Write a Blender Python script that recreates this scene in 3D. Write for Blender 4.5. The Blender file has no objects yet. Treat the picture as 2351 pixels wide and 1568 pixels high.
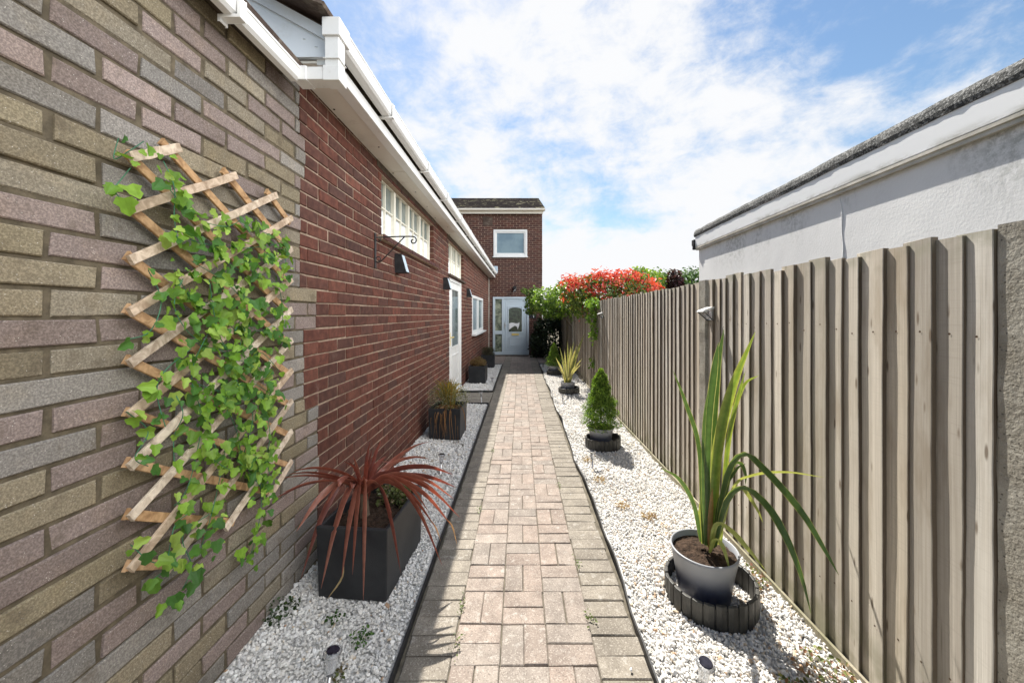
import bpy, math, random
import numpy as np
from mathutils import Vector
R = math.radians
scene = bpy.context.scene
COL = scene.collection

# ------------------------------------------------------------------ camera
F_PX, VPX, VPY, CAM_Z = 849.0, 1195.0, 721.0, 1.45      # measured from perspective lines (2351 px wide reading)
cam_d = bpy.data.cameras.new('camera'); cam = bpy.data.objects.new('camera', cam_d); COL.objects.link(cam)
cam.location = (0, 0, CAM_Z); cam.rotation_euler = (R(90), 0, 0)
cam_d.sensor_width = 36; cam_d.lens = F_PX/2351*36
cam_d.shift_x = -(VPX-1175.5)/2351; cam_d.shift_y = -(784-VPY)/2351
cam_d.clip_start = 0.02; cam_d.clip_end = 2000
scene.camera = cam

# ------------------------------------------------------------------ sun, sky, exposure
SUN = Vector((-0.165, 0.75, 1.0)).normalized()
SUN_EL = math.asin(SUN.z); SUN_AZ = math.atan2(SUN.x, SUN.y)
sd = bpy.data.lights.new('sun', 'SUN'); sd.energy = 4.6; sd.angle = R(0.5); sd.color = (1.0, 0.95, 0.87)
so = bpy.data.objects.new('sun', sd); COL.objects.link(so); so.location = (-3, 12, 20)
so.rotation_euler = SUN.to_track_quat('Z', 'Y').to_euler()
scene.view_settings.view_transform = 'Standard'; scene.view_settings.look = 'None'
scene.view_settings.gamma = 1; scene.view_settings.exposure = 1.18

def pix_dir(x, y):
    return Vector(((x-VPX)/F_PX, 1, (VPY-y)/F_PX)).normalized()

def make_world():
    w = bpy.data.worlds.new('World'); scene.world = w; w.use_nodes = True
    nt = w.node_tree; nt.nodes.clear(); N = nt.nodes.new; L = nt.links.new
    out = N('ShaderNodeOutputWorld')
    sky = N('ShaderNodeTexSky'); sky.sky_type = 'NISHITA'; sky.sun_disc = False
    sky.sun_elevation = SUN_EL; sky.sun_rotation = SUN_AZ; sky.air_density = 1.4; sky.dust_density = 0.3; sky.ozone_density = 2.5
    hs = N('ShaderNodeHueSaturation'); hs.inputs['Saturation'].default_value = 1.15; L(sky.outputs[0], hs.inputs['Color'])
    b1 = N('ShaderNodeBackground'); b1.inputs[1].default_value = 0.060; L(hs.outputs[0], b1.inputs[0])
    b2 = N('ShaderNodeBackground'); b2.inputs[0].default_value = (0.97, 0.98, 1.0, 1); b2.inputs[1].default_value = 0.44
    mix = N('ShaderNodeMixShader'); L(b1.outputs[0], mix.inputs[1]); L(b2.outputs[0], mix.inputs[2]); L(mix.outputs[0], out.inputs[0])
    tc = N('ShaderNodeTexCoord'); D = tc.outputs['Generated']
    def math_(op, a, b=None, c=None):
        n = N('ShaderNodeMath'); n.operation = op
        for i, v in enumerate((a, b, c)):
            if v is None: continue
            if hasattr(v, 'node'): L(v, n.inputs[i])
            else: n.inputs[i].default_value = v
        return n.outputs[0]
    sep = N('ShaderNodeSeparateXYZ'); L(D, sep.inputs[0])
    mp = N('ShaderNodeMapping'); L(D, mp.inputs[0]); mp.inputs['Scale'].default_value = (1.0, 1.0, 1.55); mp.inputs['Rotation'].default_value = (0, R(14), 0)
    def noise(scale, detail, rough, dist, off):
        m2 = N('ShaderNodeVectorMath'); m2.operation = 'ADD'; L(mp.outputs[0], m2.inputs[0]); m2.inputs[1].default_value = off
        n = N('ShaderNodeTexNoise'); L(m2.outputs[0], n.inputs['Vector']); n.inputs['Scale'].default_value = scale
        n.inputs['Detail'].default_value = detail; n.inputs['Roughness'].default_value = rough; n.inputs['Distortion'].default_value = dist
        return n.outputs['Fac']
    n1 = noise(4.6, 9, 0.62, 0.25, (3.1, 1.7, 0.3)); n2 = noise(12.0, 7, 0.64, 0.4, (7.7, 2.2, 5.1))
    mp3 = N('ShaderNodeMapping'); L(D, mp3.inputs[0]); mp3.inputs['Rotation'].default_value = (0, R(-22), R(10)); mp3.inputs['Scale'].default_value = (3.2, 3.2, 13)
    n3 = N('ShaderNodeTexNoise'); L(mp3.outputs[0], n3.inputs['Vector']); n3.inputs['Scale'].default_value = 1.0; n3.inputs['Detail'].default_value = 7; n3.inputs['Roughness'].default_value = .62; n3.inputs['Distortion'].default_value = .5
    tot = math_('ADD', math_('MULTIPLY', n1, 1.15), math_('ADD', math_('MULTIPLY', n2, 0.55), math_('MULTIPLY', n3.outputs['Fac'], 0.28)))
    # cloud masses (and gaps) as directions in the sky: (x, y, angular radius deg, weight)
    for (x, y, r, wgt) in ((1660, 290, 12, .12), (1370, 110, 10, .14), (1270, 300, 11, .05), (1930, 310, 5, .13), (1130, 60, 9, .09), (1000, 250, 10, .06), (1790, 190, 6, .06),
                           (1500, 560, 24, .06), (2150, 230, 10, -.045), (2280, 60, 12, -.02), (1700, 40, 8, -.12), (1960, 110, 9, -.07), (850, 120, 7, -.03), (1420, 420, 6, -.08)):
        d = N('ShaderNodeVectorMath'); d.operation = 'DOT_PRODUCT'; L(D, d.inputs[0]); d.inputs[1].default_value = pix_dir(x, y)
        mr = N('ShaderNodeMapRange'); mr.interpolation_type = 'SMOOTHSTEP'; L(d.outputs['Value'], mr.inputs[0])
        mr.inputs[1].default_value = math.cos(R(r)*1.35); mr.inputs[2].default_value = 1.0; mr.inputs[3].default_value = 0; mr.inputs[4].default_value = wgt
        tot = math_('ADD', tot, mr.outputs[0])
    hz = N('ShaderNodeMapRange'); hz.interpolation_type = 'SMOOTHSTEP'; L(sep.outputs[2], hz.inputs[0])
    hz.inputs[1].default_value = 0.34; hz.inputs[2].default_value = 0.02; hz.inputs[3].default_value = 0; hz.inputs[4].default_value = 0.34
    tot = math_('ADD', tot, hz.outputs[0])
    cl = N('ShaderNodeMapRange'); cl.interpolation_type = 'SMOOTHSTEP'; L(sep.outputs[1], cl.inputs[0])      # cloud thinned behind the camera, unseen, to darken faces turned that way
    cl.inputs[1].default_value = 0.1; cl.inputs[2].default_value = -0.5; cl.inputs[3].default_value = 0; cl.inputs[4].default_value = -0.35
    tot = math_('ADD', tot, cl.outputs[0])
    fr = N('ShaderNodeMapRange'); fr.interpolation_type = 'SMOOTHSTEP'; L(tot, fr.inputs[0])
    fr.inputs[1].default_value = 0.78; fr.inputs[2].default_value = 1.22; fr.inputs[3].default_value = 0.06; fr.inputs[4].default_value = 1.0
    bd = N('ShaderNodeVectorMath'); bd.operation = 'DOT_PRODUCT'; L(D, bd.inputs[0]); bd.inputs[1].default_value = Vector((.80, -.42, .46)).normalized()
    bk = N('ShaderNodeMapRange'); bk.interpolation_type = 'SMOOTHSTEP'; L(bd.outputs['Value'], bk.inputs[0])      # unseen bright cloud bank, added out to the right to lift the shaded walls
    bk.inputs[1].default_value = 0.64; bk.inputs[2].default_value = 0.95; bk.inputs[3].default_value = 0; bk.inputs[4].default_value = 1.0
    L(math_('MAXIMUM', fr.outputs[0], bk.outputs[0]), mix.inputs[0])
    L(math_('MULTIPLY_ADD', bk.outputs[0], 2.2, 0.44), b2.inputs[1])
make_world()

# ------------------------------------------------------------------ helpers
def P(x, y, Y):
    """world point at depth Y seen at reading (x, y)"""
    return np.array([(x-VPX)*Y/F_PX, Y, CAM_Z+(VPY-y)*Y/F_PX])

class MB:
    def __init__(s): s.v = []; s.f = []; s.c = []; s.m = []; s.n = 0
    def add(s, V, F, col=(1, 1, 1), mi=0):
        V = np.asarray(V, float).reshape(-1, 3)
        c = np.asarray(col, float)
        if c.ndim == 1: c = np.tile(c, (len(V), 1))
        s.v.append(V); s.c.append(c)
        if isinstance(F, np.ndarray): s.f.append(F+s.n); s.m.append(np.full(len(F), mi))
        else:
            by = {}
            for f in F: by.setdefault(len(f), []).append(f)
            for k, fl in by.items(): s.f.append(np.array(fl)+s.n); s.m.append(np.full(len(fl), mi))
        s.n += len(V)
    def box(s, x0, x1, y0, y1, z0, z1, col=(1, 1, 1), mi=0, rot=0, piv=None):
        V = np.array([[x, y, z] for x in (x0, x1) for y in (y0, y1) for z in (z0, z1)], float)
        if rot:
            px, py = piv if piv else ((x0+x1)/2, (y0+y1)/2); c, sn = math.cos(rot), math.sin(rot)
            dx, dy = V[:, 0]-px, V[:, 1]-py; V[:, 0] = px+c*dx-sn*dy; V[:, 1] = py+sn*dx+c*dy
        s.add(V, [(0, 1, 3, 2), (4, 6, 7, 5), (0, 4, 5, 1), (2, 3, 7, 6), (0, 2, 6, 4), (1, 5, 7, 3)], col, mi)
    def prism(s, poly, axis, a0, a1, col=(1, 1, 1), mi=0):
        """2-D outline extruded along axis ('x': outline is y,z; 'y': x,z; 'z': x,y)"""
        n = len(poly); V = []
        for a in (a0, a1):
            for p, q in poly: V.append({'x': (a, p, q), 'y': (p, a, q), 'z': (p, q, a)}[axis])
        F = [tuple(range(n)), tuple(range(2*n-1, n-1, -1))]+[(i, (i+1) % n, n+(i+1) % n, n+i) for i in range(n)]
        s.add(V, F, col, mi)
    def tube(s, pts, r, n=8, col=(1, 1, 1), mi=0, cap=True):
        pts = np.asarray(pts, float); m = len(pts); rr = np.broadcast_to(np.asarray(r, float), (m,))
        T = np.gradient(pts, axis=0); T /= np.linalg.norm(T, axis=1)[:, None]+1e-12
        ref = np.array([0, 0, 1.]) if abs(T[0][2]) < .9 else np.array([1., 0, 0])
        V = []
        for i in range(m):
            a = np.cross(T[i], ref); a /= np.linalg.norm(a)+1e-12; b = np.cross(a, T[i]); ref = b if i else ref
            for k in range(n):
                t = 2*math.pi*k/n; V.append(pts[i]+rr[i]*(a*math.cos(t)+b*math.sin(t)))
        F = [(i*n+k, i*n+(k+1) % n, (i+1)*n+(k+1) % n, (i+1)*n+k) for i in range(m-1) for k in range(n)]
        if cap: F += [tuple(range(n)), tuple(range((m-1)*n, m*n))]
        s.add(V, F, col, mi)
    def lathe(s, prof, n=32, c=(0, 0, 0), col=(1, 1, 1), mi=0, tilt=None):
        V = []
        for r, z in prof:
            for k in range(n):
                t = 2*math.pi*k/n; V.append((c[0]+r*math.cos(t), c[1]+r*math.sin(t), c[2]+z))
        m = len(prof)
        F = [(i*n+k, i*n+(k+1) % n, (i+1)*n+(k+1) % n, (i+1)*n+k) for i in range(m-1) for k in range(n)]
        V = np.array(V)
        if tilt: V[:, 2] += (V[:, 0]-c[0])*tilt[0]+(V[:, 1]-c[1])*tilt[1]
        s.add(V, F, col, mi)
    def build(s, name, mats, parent=None, smooth=False, bevel=0, loc=None):
        me = bpy.data.meshes.new(name)
        V = np.concatenate(s.v); C = np.concatenate(s.c)
        if loc is not None: V = V-np.array(loc)
        sizes = np.concatenate([np.full(len(f), f.shape[1]) for f in s.f]); loops = np.concatenate([f.ravel() for f in s.f]); mi = np.concatenate(s.m)
        me.vertices.add(len(V)); me.vertices.foreach_set('co', V.ravel())
        me.loops.add(len(loops)); me.loops.foreach_set('vertex_index', loops.astype(np.int32))
        me.polygons.add(len(sizes)); st = np.concatenate(([0], np.cumsum(sizes)[:-1]))
        me.polygons.foreach_set('loop_start', st.astype(np.int32)); me.polygons.foreach_set('loop_total', sizes.astype(np.int32))
        me.polygons.foreach_set('material_index', mi.astype(np.int32))
        me.polygons.foreach_set('use_smooth', np.full(len(sizes), smooth))
        me.update(calc_edges=True)
        ca = me.attributes.new('col', 'FLOAT_COLOR', 'POINT')
        ca.data.foreach_set('color', np.concatenate([C, np.ones((len(C), 1))], 1).ravel().astype(np.float32))
        me.validate()
        for m in (mats if isinstance(mats, (list, tuple)) else [mats]): me.materials.append(m)
        o = bpy.data.objects.new(name, me); COL.objects.link(o)
        if loc is not None: o.location = loc
        if parent: o.parent = parent
        if bevel:
            b = o.modifiers.new('bevel', 'BEVEL'); b.width = bevel; b.segments = 2; b.limit_method = 'ANGLE'
        return o

def tag(o, label=None, cat=None, group=None, kind=None):
    if label: o['label'] = label
    if cat: o['category'] = cat
    if group: o['group'] = group
    if kind: o['kind'] = kind
    return o
def empty(name, loc=(0, 0, 0), rz=0, label=None, cat=None, group=None):
    o = bpy.data.objects.new(name, None); COL.objects.link(o); o.location = loc; o.rotation_euler = (0, 0, rz); o.empty_display_size = .1
    return tag(o, label, cat, group)
def copy_tree(o, parent=None):
    kids = list(o.children); c = o.copy(); COL.objects.link(c)
    if parent: c.parent = parent
    for k in kids: copy_tree(k, c)
    return c

# ------------------------------------------------------------------ materials
class Mat:
    def __init__(s, name, rough=.6, spec=.4, metal=0, coat=0):
        s.m = bpy.data.materials.new(name); s.m.use_nodes = True; s.nt = s.m.node_tree
        s.b = s.nt.nodes['Principled BSDF']; s.out = s.nt.nodes['Material Output']
        s.b.inputs['Roughness'].default_value = rough; s.b.inputs['Specular IOR Level'].default_value = spec
        s.b.inputs['Metallic'].default_value = metal; s.b.inputs['Coat Weight'].default_value = coat
        s.tc = s.nt.nodes.new('ShaderNodeTexCoord')
    def N(s, t): return s.nt.nodes.new(t)
    def L(s, a, b): s.nt.links.new(a, b)
    def put(s, sock, v):
        if hasattr(v, 'node'): s.L(v, sock)
        elif isinstance(v, (tuple, list)): sock.default_value = tuple(v)+((1,) if len(v) == 3 and sock.type == 'RGBA' else ())
        else: sock.default_value = v
    def vec(s, scale=(1, 1, 1)):
        n = s.N('ShaderNodeMapping'); s.L(s.tc.outputs['Object'], n.inputs[0]); n.inputs['Scale'].default_value = scale; return n.outputs[0]
    def noise(s, scale, detail=4, rough=.55, dist=0, vec=None):
        n = s.N('ShaderNodeTexNoise'); s.L(vec or s.tc.outputs['Object'], n.inputs['Vector'])
        n.inputs['Scale'].default_value = scale; n.inputs['Detail'].default_value = detail; n.inputs['Roughness'].default_value = rough; n.inputs['Distortion'].default_value = dist
        return n.outputs['Fac']
    def voro(s, scale, vec=None, out='Distance'):
        n = s.N('ShaderNodeTexVoronoi'); s.L(vec or s.tc.outputs['Object'], n.inputs['Vector']); n.inputs['Scale'].default_value = scale; return n.outputs[out]
    def rng(s, v, a, b, c=0., d=1.):
        n = s.N('ShaderNodeMapRange'); n.interpolation_type = 'SMOOTHSTEP'; s.L(v, n.inputs[0])
        for i, x in enumerate((a, b, c, d)): n.inputs[i+1].default_value = x
        return n.outputs[0]
    def mix(s, f, a, b, mode='MIX'):
        n = s.N('ShaderNodeMix'); n.data_type = 'RGBA'; n.blend_type = mode
        s.put(n.inputs[0], f); s.put(n.inputs[6], a); s.put(n.inputs[7], b); return n.outputs[2]
    def math(s, op, a, b=0.):
        n = s.N('ShaderNodeMath'); n.operation = op; s.put(n.inputs[0], a); s.put(n.inputs[1], b); return n.outputs[0]
    def col(s):
        n = s.N('ShaderNodeAttribute'); n.attribute_name = 'col'; return n.outputs['Color']
    def xyz(s, i):
        n = s.N('ShaderNodeSeparateXYZ'); s.L(s.tc.outputs['Object'], n.inputs[0]); return n.outputs[i]
    def base(s, v): s.put(s.b.inputs['Base Color'], v); return s
    def rough(s, v): s.put(s.b.inputs['Roughness'], v); return s
    def bump(s, h, strength=.5, dist=.01):
        n = s.N('ShaderNodeBump'); s.L(h, n.inputs['Height']); n.inputs['Strength'].default_value = strength; n.inputs['Distance'].default_value = dist
        if s.b.inputs['Normal'].is_linked: s.L(s.b.inputs['Normal'].links[0].from_socket, n.inputs['Normal'])
        s.L(n.outputs[0], s.b.inputs['Normal']); return s
    def translucent(s, colour, amount):
        t = s.N('ShaderNodeBsdfTranslucent'); s.put(t.inputs[0], colour)
        if s.b.inputs['Normal'].is_linked: pass
        mx = s.N('ShaderNodeMixShader'); mx.inputs[0].default_value = amount
        s.L(s.b.outputs[0], mx.inputs[1]); s.L(t.outputs[0], mx.inputs[2]); s.L(mx.outputs[0], s.out.inputs[0]); return s

def mottled(name, c1, c2, scale, rough=.6, bump=0, bscale=None, spec=.4, detail=5, bdist=.004, metal=0):
    m = Mat(name, rough, spec, metal); n = m.noise(scale, detail); m.base(m.mix(m.rng(n, .3, .7), c1, c2))
    if bump: m.bump(m.noise(bscale or scale*4, 4), bump, bdist)
    return m.m

def mk_buff():
    m = Mat('buff_brick', .92, .2); c = m.col()
    sp = m.noise(190, 3, .7); c2 = m.mix(m.rng(sp, .38, .66), m.mix(1, c, (.72, .71, .70), 'MULTIPLY'), m.mix(1, c, (1.25, 1.24, 1.22), 'MULTIPLY'))
    fl = m.voro(150); c3 = m.mix(m.math('MULTIPLY', m.rng(fl, .22, .08), m.rng(m.noise(40, 2), .5, .62)), c2, (.62, .58, .52))
    pt = m.noise(14, 3); c4 = m.mix(m.rng(pt, .54, .75, 0, .5), c3, (.11, .085, .06)); c4 = m.mix(m.rng(m.noise(2.0, 5, .65), .40, .75, 0, .45), c4, m.mix(1, c4, (.62, .57, .48), 'MULTIPLY')); c4 = m.mix(m.rng(m.noise(9, 3), .5, .7, 0, .4), c4, m.mix(1, c4, (1.18, 1.12, 1.0), 'MULTIPLY'))
    m.base(c4); m.bump(m.noise(140, 5, .7), .55, .004); m.bump(m.noise(32, 4), .4, .005); return m.m
def mk_red():
    m = Mat('red_brick', .88, .25); c = m.col()
    n = m.noise(22, 5, .6); c2 = m.mix(m.rng(n, .3, .75), m.mix(1, c, (.68, .66, .66), 'MULTIPLY'), m.mix(1, c, (1.22, 1.16, 1.12), 'MULTIPLY'))
    c3 = m.mix(m.rng(m.noise(7, 4), .6, .78, 0, .22), c2, (.30, .19, .15)); c3 = m.mix(m.rng(m.noise(1.6, 5, .65), .45, .75, 0, .5), c3, m.mix(1, c3, (.6, .58, .56), 'MULTIPLY')); c3 = m.mix(m.math('MULTIPLY', m.rng(m.noise(1, 4, .6, .3, m.vec((3, 3, 1))), .62, .74), m.rng(m.noise(40, 3), .4, .65, 0, .35)), c3, (.42, .38, .34))
    m.base(c3); m.bump(m.noise(110, 4), .4, .003); return m.m
M = {}
M['buff'] = mk_buff(); M['red'] = mk_red()
M['mortar_dark'] = mottled('buff_mortar', (.075, .06, .038), (.14, .112, .072), 30, .95, .6, 150)
M['mortar_red'] = mottled('red_mortar', (.26, .19, .135), (.40, .30, .22), 25, .95, .5, 150)
def mk_pvc(name, c, dirt=.25, dc=(.45, .43, .36), rough=.35):
    m = Mat(name, rough, .45); n = m.noise(5, 6, .65); f = m.noise(60, 3)
    m.base(m.mix(m.math('MULTIPLY', m.rng(n, .5, .8, 0, dirt*2), m.rng(f, .25, .7)), c, dc)); m.rough(m.rng(n, .2, .8, rough-.08, rough+.15)); return m.m
M['pvc'] = mk_pvc('white_upvc', (.74, .735, .71), .4); M['soffit'] = mk_pvc('cream_soffit', (.70, .66, .58), .35, (.42, .36, .28), .5)
M['pvc_blue'] = mk_pvc('pale_upvc_door', (.50, .58, .63), .1); M['barge'] = mk_pvc('pale_bargeboard', (.74, .78, .81), .2); M['paint'] = mk_pvc('cream_paint', (.74, .71, .60), .5, (.50, .44, .33), .5)
M['black'] = mottled('black_plastic', (.012, .012, .013), (.03, .03, .032), 20, .55, .25, 90)
M['iron'] = mottled('black_iron', (.012, .012, .013), (.025, .024, .023), 40, .4, .2, 120)
def mk_glass(name, c, c2, sc=3, rough=.06):
    m = Mat(name, rough, .6); n = m.noise(sc, 4, .6); m.base(m.mix(m.rng(n, .35, .65), c, c2)); return m.m
M['glass'] = mk_glass('window_glass', (.10, .13, .13), (.20, .23, .22)); M['glass_dark'] = mk_glass('dark_glass', (.012, .02, .016), (.05, .075, .05), 9, .04)
M['glass_blue'] = mk_glass('blind_glass', (.15, .21, .25), (.21, .28, .31), 2, .12); M['glass_green'] = mk_glass('obscure_glass', (.06, .08, .06), (.30, .33, .24), 5, .15)
def mk_frost():
    m = Mat('frosted_glass', .18, .5); z = m.xyz(2); n = m.noise(9, 6, .7)
    e = m.math('ADD', z, m.math('MULTIPLY', m.math('SUBTRACT', n, .5), .22))
    m.base(m.mix(m.rng(e, 2.37, 2.44), (.74, .77, .78), m.mix(m.rng(m.noise(4), .3, .7), (.11, .14, .13), (.22, .25, .23)))); m.rough(m.rng(e, 2.37, 2.44, .45, .15)); return m.m
M['frost'] = mk_frost()
def mk_wood_fence():
    m = Mat('weathered_board', .82, .25); c = m.col(); sp = m.N('ShaderNodeSeparateColor'); m.L(c, sp.inputs[0])
    cb = m.N('ShaderNodeCombineXYZ'); m.L(m.math('MULTIPLY', sp.outputs[0], 61.7), cb.inputs[0]); m.L(m.math('MULTIPLY', sp.outputs[1], 173.3), cb.inputs[2])   # shifts the grain from board to board
    def v(sc):
        n = m.N('ShaderNodeVectorMath'); n.operation = 'ADD'; m.L(m.vec(sc), n.inputs[0]); m.L(cb.outputs[0], n.inputs[1]); return n.outputs[0]
    g = m.noise(1, 6, .68, .12, v((20, 85, .9))); g2 = m.noise(1, 3, .6, 0, v((90, 240, 2.2))); bl = m.noise(1, 5, .65, .2, v((4, 7, 1.6))); saw = m.noise(1, 2, .5, 0, v((3, 5, 210)))
    c1 = m.mix(m.rng(g, .30, .70), m.mix(1, c, (.80, .79, .77), 'MULTIPLY'), m.mix(1, c, (1.10, 1.10, 1.09), 'MULTIPLY'))
    c1 = m.mix(m.rng(bl, .46, .70, 0, .75), c1, m.mix(1, c, (.66, .61, .54), 'MULTIPLY')); c1 = m.mix(m.rng(g2, .60, .74, 0, .75), c1, m.mix(1, c, (.42, .39, .36), 'MULTIPLY')); c1 = m.mix(m.math('MULTIPLY', m.rng(saw, .55, .7), m.rng(bl, .45, .6, .35, 0)), c1, m.mix(1, c, (.75, .74, .72), 'MULTIPLY'))
    kv = m.noise(1, 2, .5, 0, v((3, 3, 2))); kn = m.math('MULTIPLY', m.rng(m.voro(1, v((9, 22, 5))), .16, .06), m.rng(kv, .40, .46)); c2 = m.mix(m.math('MULTIPLY', kn, .85), c1, (.13, .095, .065))
    z = m.xyz(2); gr = m.math('MULTIPLY', m.rng(z, .38, .04), m.rng(m.noise(6, 4), .35, .65)); c3 = m.mix(m.math('MULTIPLY', gr, .7), c2, (.15, .145, .08))
    tp = m.math('MULTIPLY', m.rng(z, 1.58, 1.69), m.rng(m.noise(14, 4), .4, .65, 0, .6)); c4 = m.mix(tp, c3, (.24, .235, .17))
    m.base(c4); m.bump(g2, .35, .0015); m.bump(saw, .12, .001); return m.m
M['fence'] = mk_wood_fence()
def mk_concrete():
    m = Mat('concrete_post', .95, .2); n = m.noise(8, 6, .7); s_ = m.voro(70)
    m.base(m.mix(m.rng(s_, .25, .1), m.mix(m.rng(n, .3, .7), (.24, .22, .18), (.38, .36, .31)), (.11, .10, .085))); m.bump(m.noise(90, 4), .7, .005); return m.m
M['concrete'] = mk_concrete()
def mk_slat():
    m = Mat('trellis_wood', .75, .25); c = m.col(); g = m.noise(1, 5, .6, .8, m.vec((30, 30, 30))); 
    m.base(m.mix(m.rng(g, .3, .7), m.mix(1, c, (.62, .55, .48), 'MULTIPLY'), m.mix(1, c, (1.2, 1.18, 1.12), 'MULTIPLY'))); m.bump(m.noise(90, 4), .3, .002); return m.m
M['slat'] = mk_slat()
def mk_render():
    m = Mat('white_render', .9, .2); n = m.noise(1.3, 5, .6); st = m.noise(1, 6, .7, .3, m.vec((2.2, 2.2, .7)))
    z = m.xyz(2); up = m.rng(z, 1.75, 2.25)
    f = m.math('MULTIPLY', m.math('MULTIPLY', m.rng(st, .42, .66), up), m.rng(m.noise(26, 5, .75), .38, .62))
    m.base(m.mix(m.math('MULTIPLY', f, .75), m.mix(m.rng(n, .3, .7), (.72, .72, .715), (.79, .79, .78)), (.30, .31, .28)))
    m.bump(m.noise(70, 4, .6), .30, .004); m.bump(m.noise(2.5, 2), .2, .02); return m.m
M['render'] = mk_render()
def mk_fasc():
    m = Mat('garage_fascia', .45, .4); st = m.noise(1, 6, .7, .3, m.vec((2.5, 2.5, 6))); z = m.xyz(2)
    f = m.math('MULTIPLY', m.rng(z, 2.32, 2.27), m.rng(st, .42, .66)); m.base(m.mix(m.math('MULTIPLY', f, .8), (.80, .81, .81), (.26, .25, .18))); return m.m
M['gfascia'] = mk_fasc()
M['trim'] = mottled('weathered_trim', (.42, .40, .34), (.60, .57, .50), 9, .8, .3)
def mk_felt():
    m = Mat('mineral_felt', .9, .4); v = m.voro(130, None, 'Color'); s_ = m.N('ShaderNodeSeparateColor'); m.L(v, s_.inputs[0])
    m.base(m.mix(m.rng(s_.outputs[0], .55, .95), m.mix(m.rng(m.noise(6), .3, .7), (.035, .037, .036), (.085, .085, .08)), (.26, .26, .25))); m.bump(m.noise(160, 3), .8, .006); return m.m
M['felt'] = mk_felt()
def mk_tile(name, c1, c2, moss):
    m = Mat(name, .9, .25); n = m.noise(3.2, 6, .7); k = m.noise(1, 6, .7, .4, m.vec((3, 8, 8)))
    m.base(m.mix(m.rng(k, .54, .64), m.mix(m.rng(n, .3, .7), c1, c2), moss)); m.bump(m.noise(18, 5), .5, .015); return m.m
M['tile'] = mk_tile('brown_tile', (.045, .030, .024), (.105, .075, .058), (.16, .13, .10)); M['mosstile'] = mk_tile('mossy_tile', (.030, .025, .024), (.075, .06, .055), (.34, .31, .20))
def mk_paver():
    m = Mat('paving_block', .9, .25); c = m.col(); sp = m.voro(230, None, 'Color'); s_ = m.N('ShaderNodeSeparateColor'); m.L(sp, s_.inputs[0])
    n = m.noise(9, 4); c1 = m.mix(m.rng(n, .3, .7), m.mix(1, c, (.82, .80, .79), 'MULTIPLY'), m.mix(1, c, (1.14, 1.12, 1.1), 'MULTIPLY'))
    c2 = m.mix(m.rng(s_.outputs[0], .75, .95, 0, .45), c1, (.44, .40, .35)); c3 = m.mix(m.rng(s_.outputs[1], .8, .95, 0, .6), c2, (.12, .10, .085))
    li = m.math('MULTIPLY', m.rng(m.noise(26, 5, .62), .55, .66), m.rng(m.noise(2.2, 3), .35, .6)); c4 = m.mix(m.math('MULTIPLY', li, .45), c3, (.46, .44, .40))
    dk = m.rng(m.noise(3.0, 5, .6), .60, .75, 0, .4); m.base(m.mix(dk, c4, (.16, .145, .12))); m.bump(m.noise(130, 4), .5, .003); return m.m
M['paver'] = mk_paver(); M['joint'] = mottled('paving_joint', (.075, .065, .048), (.15, .13, .095), 20, .95, .5, 120)
def mk_stone():
    m = Mat('gravel_stone', .7, .35); c = m.col(); n = m.noise(70, 3); m.base(m.mix(m.rng(n, .3, .7), m.mix(1, c, (.80, .79, .78), 'MULTIPLY'), c)); return m.m
M['stone'] = mk_stone(); M['gravelbed'] = mottled('gravel_bed', (.40, .39, .37), (.62, .61, .58), 110, .9, .8, 90, .2, 4, .01)
M['ground'] = mottled('ground_soil', (.10, .085, .06), (.17, .15, .10), 3, .95, .5, 20)
M['soil'] = mottled('potting_soil', (.022, .014, .009), (.075, .048, .032), 45, .95, 1, 70, .2, 6, .02)
def leafmat(name, rough=.45, tr=.35, spec=.45, warm=(1.25, 1.3, .6)):
    m = Mat(name, rough, spec); c = m.col(); n = m.noise(35, 3); c1 = m.mix(m.rng(n, .3, .7), m.mix(1, c, (.85, .85, .85), 'MULTIPLY'), m.mix(1, c, (1.12, 1.12, 1.12), 'MULTIPLY'))
    m.base(c1); m.translucent(m.mix(1, c1, warm, 'MULTIPLY'), tr); return m.m
M['leaf'] = leafmat('leaf'); M['glossleaf'] = leafmat('glossy_leaf', .42, .34, .45); M['strap'] = leafmat('strap_leaf', .38, .38, .5, (1.3, 1.2, .7)); M['redstrap'] = leafmat('red_strap_leaf', .36, .30, .5, (1.6, 1.0, .7)); M['silk'] = leafmat('fabric_ivy_leaf', .5, .35, .35)
M['bark'] = mottled('bark', (.07, .05, .035), (.16, .12, .08), 18, .9, .6)
M['stem'] = mottled('green_stem', (.03, .13, .07), (.05, .2, .10), 20, .5)
def mk_pot():
    m = Mat('glazed_pot', .42, .5); z = m.xyz(2); sp = m.rng(m.voro(70), .10, .05); n = m.noise(6)
    f = m.rng(m.math('ADD', z, m.math('MULTIPLY', m.math('SUBTRACT', n, .5), .03)), .055, .19)
    m.base(m.mix(m.math('MULTIPLY', sp, .35), m.mix(f, (.035, .045, .10), (.29, .30, .32)), (.6, .6, .62))); return m.m
M['pot'] = mk_pot()
M['ring'] = mottled('dark_edging_plastic', (.018, .018, .017), (.06, .058, .05), 9, .5, .5, 35, .45)
M['planter'] = mottled('black_planter', (.014, .015, .017), (.032, .033, .035), 5, .5, .3, 140)
def clear():
    m = Mat('clear_plastic', .15, .5); m.base((.75, .76, .78)); m.b.inputs['Transmission Weight'].default_value = .85; m.b.inputs['IOR'].default_value = 1.3; return m.m
M['clear'] = clear(); M['steel'] = mottled('brushed_steel', (.55, .55, .56), (.7, .7, .7), 30, .3, 0, None, .5, 4, .004, .9)
M['solar'] = mottled('solar_panel', (.012, .012, .02), (.03, .03, .045), 40, .15); M['brass'] = mottled('brass', (.62, .46, .12), (.75, .58, .2), 20, .35)
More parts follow.
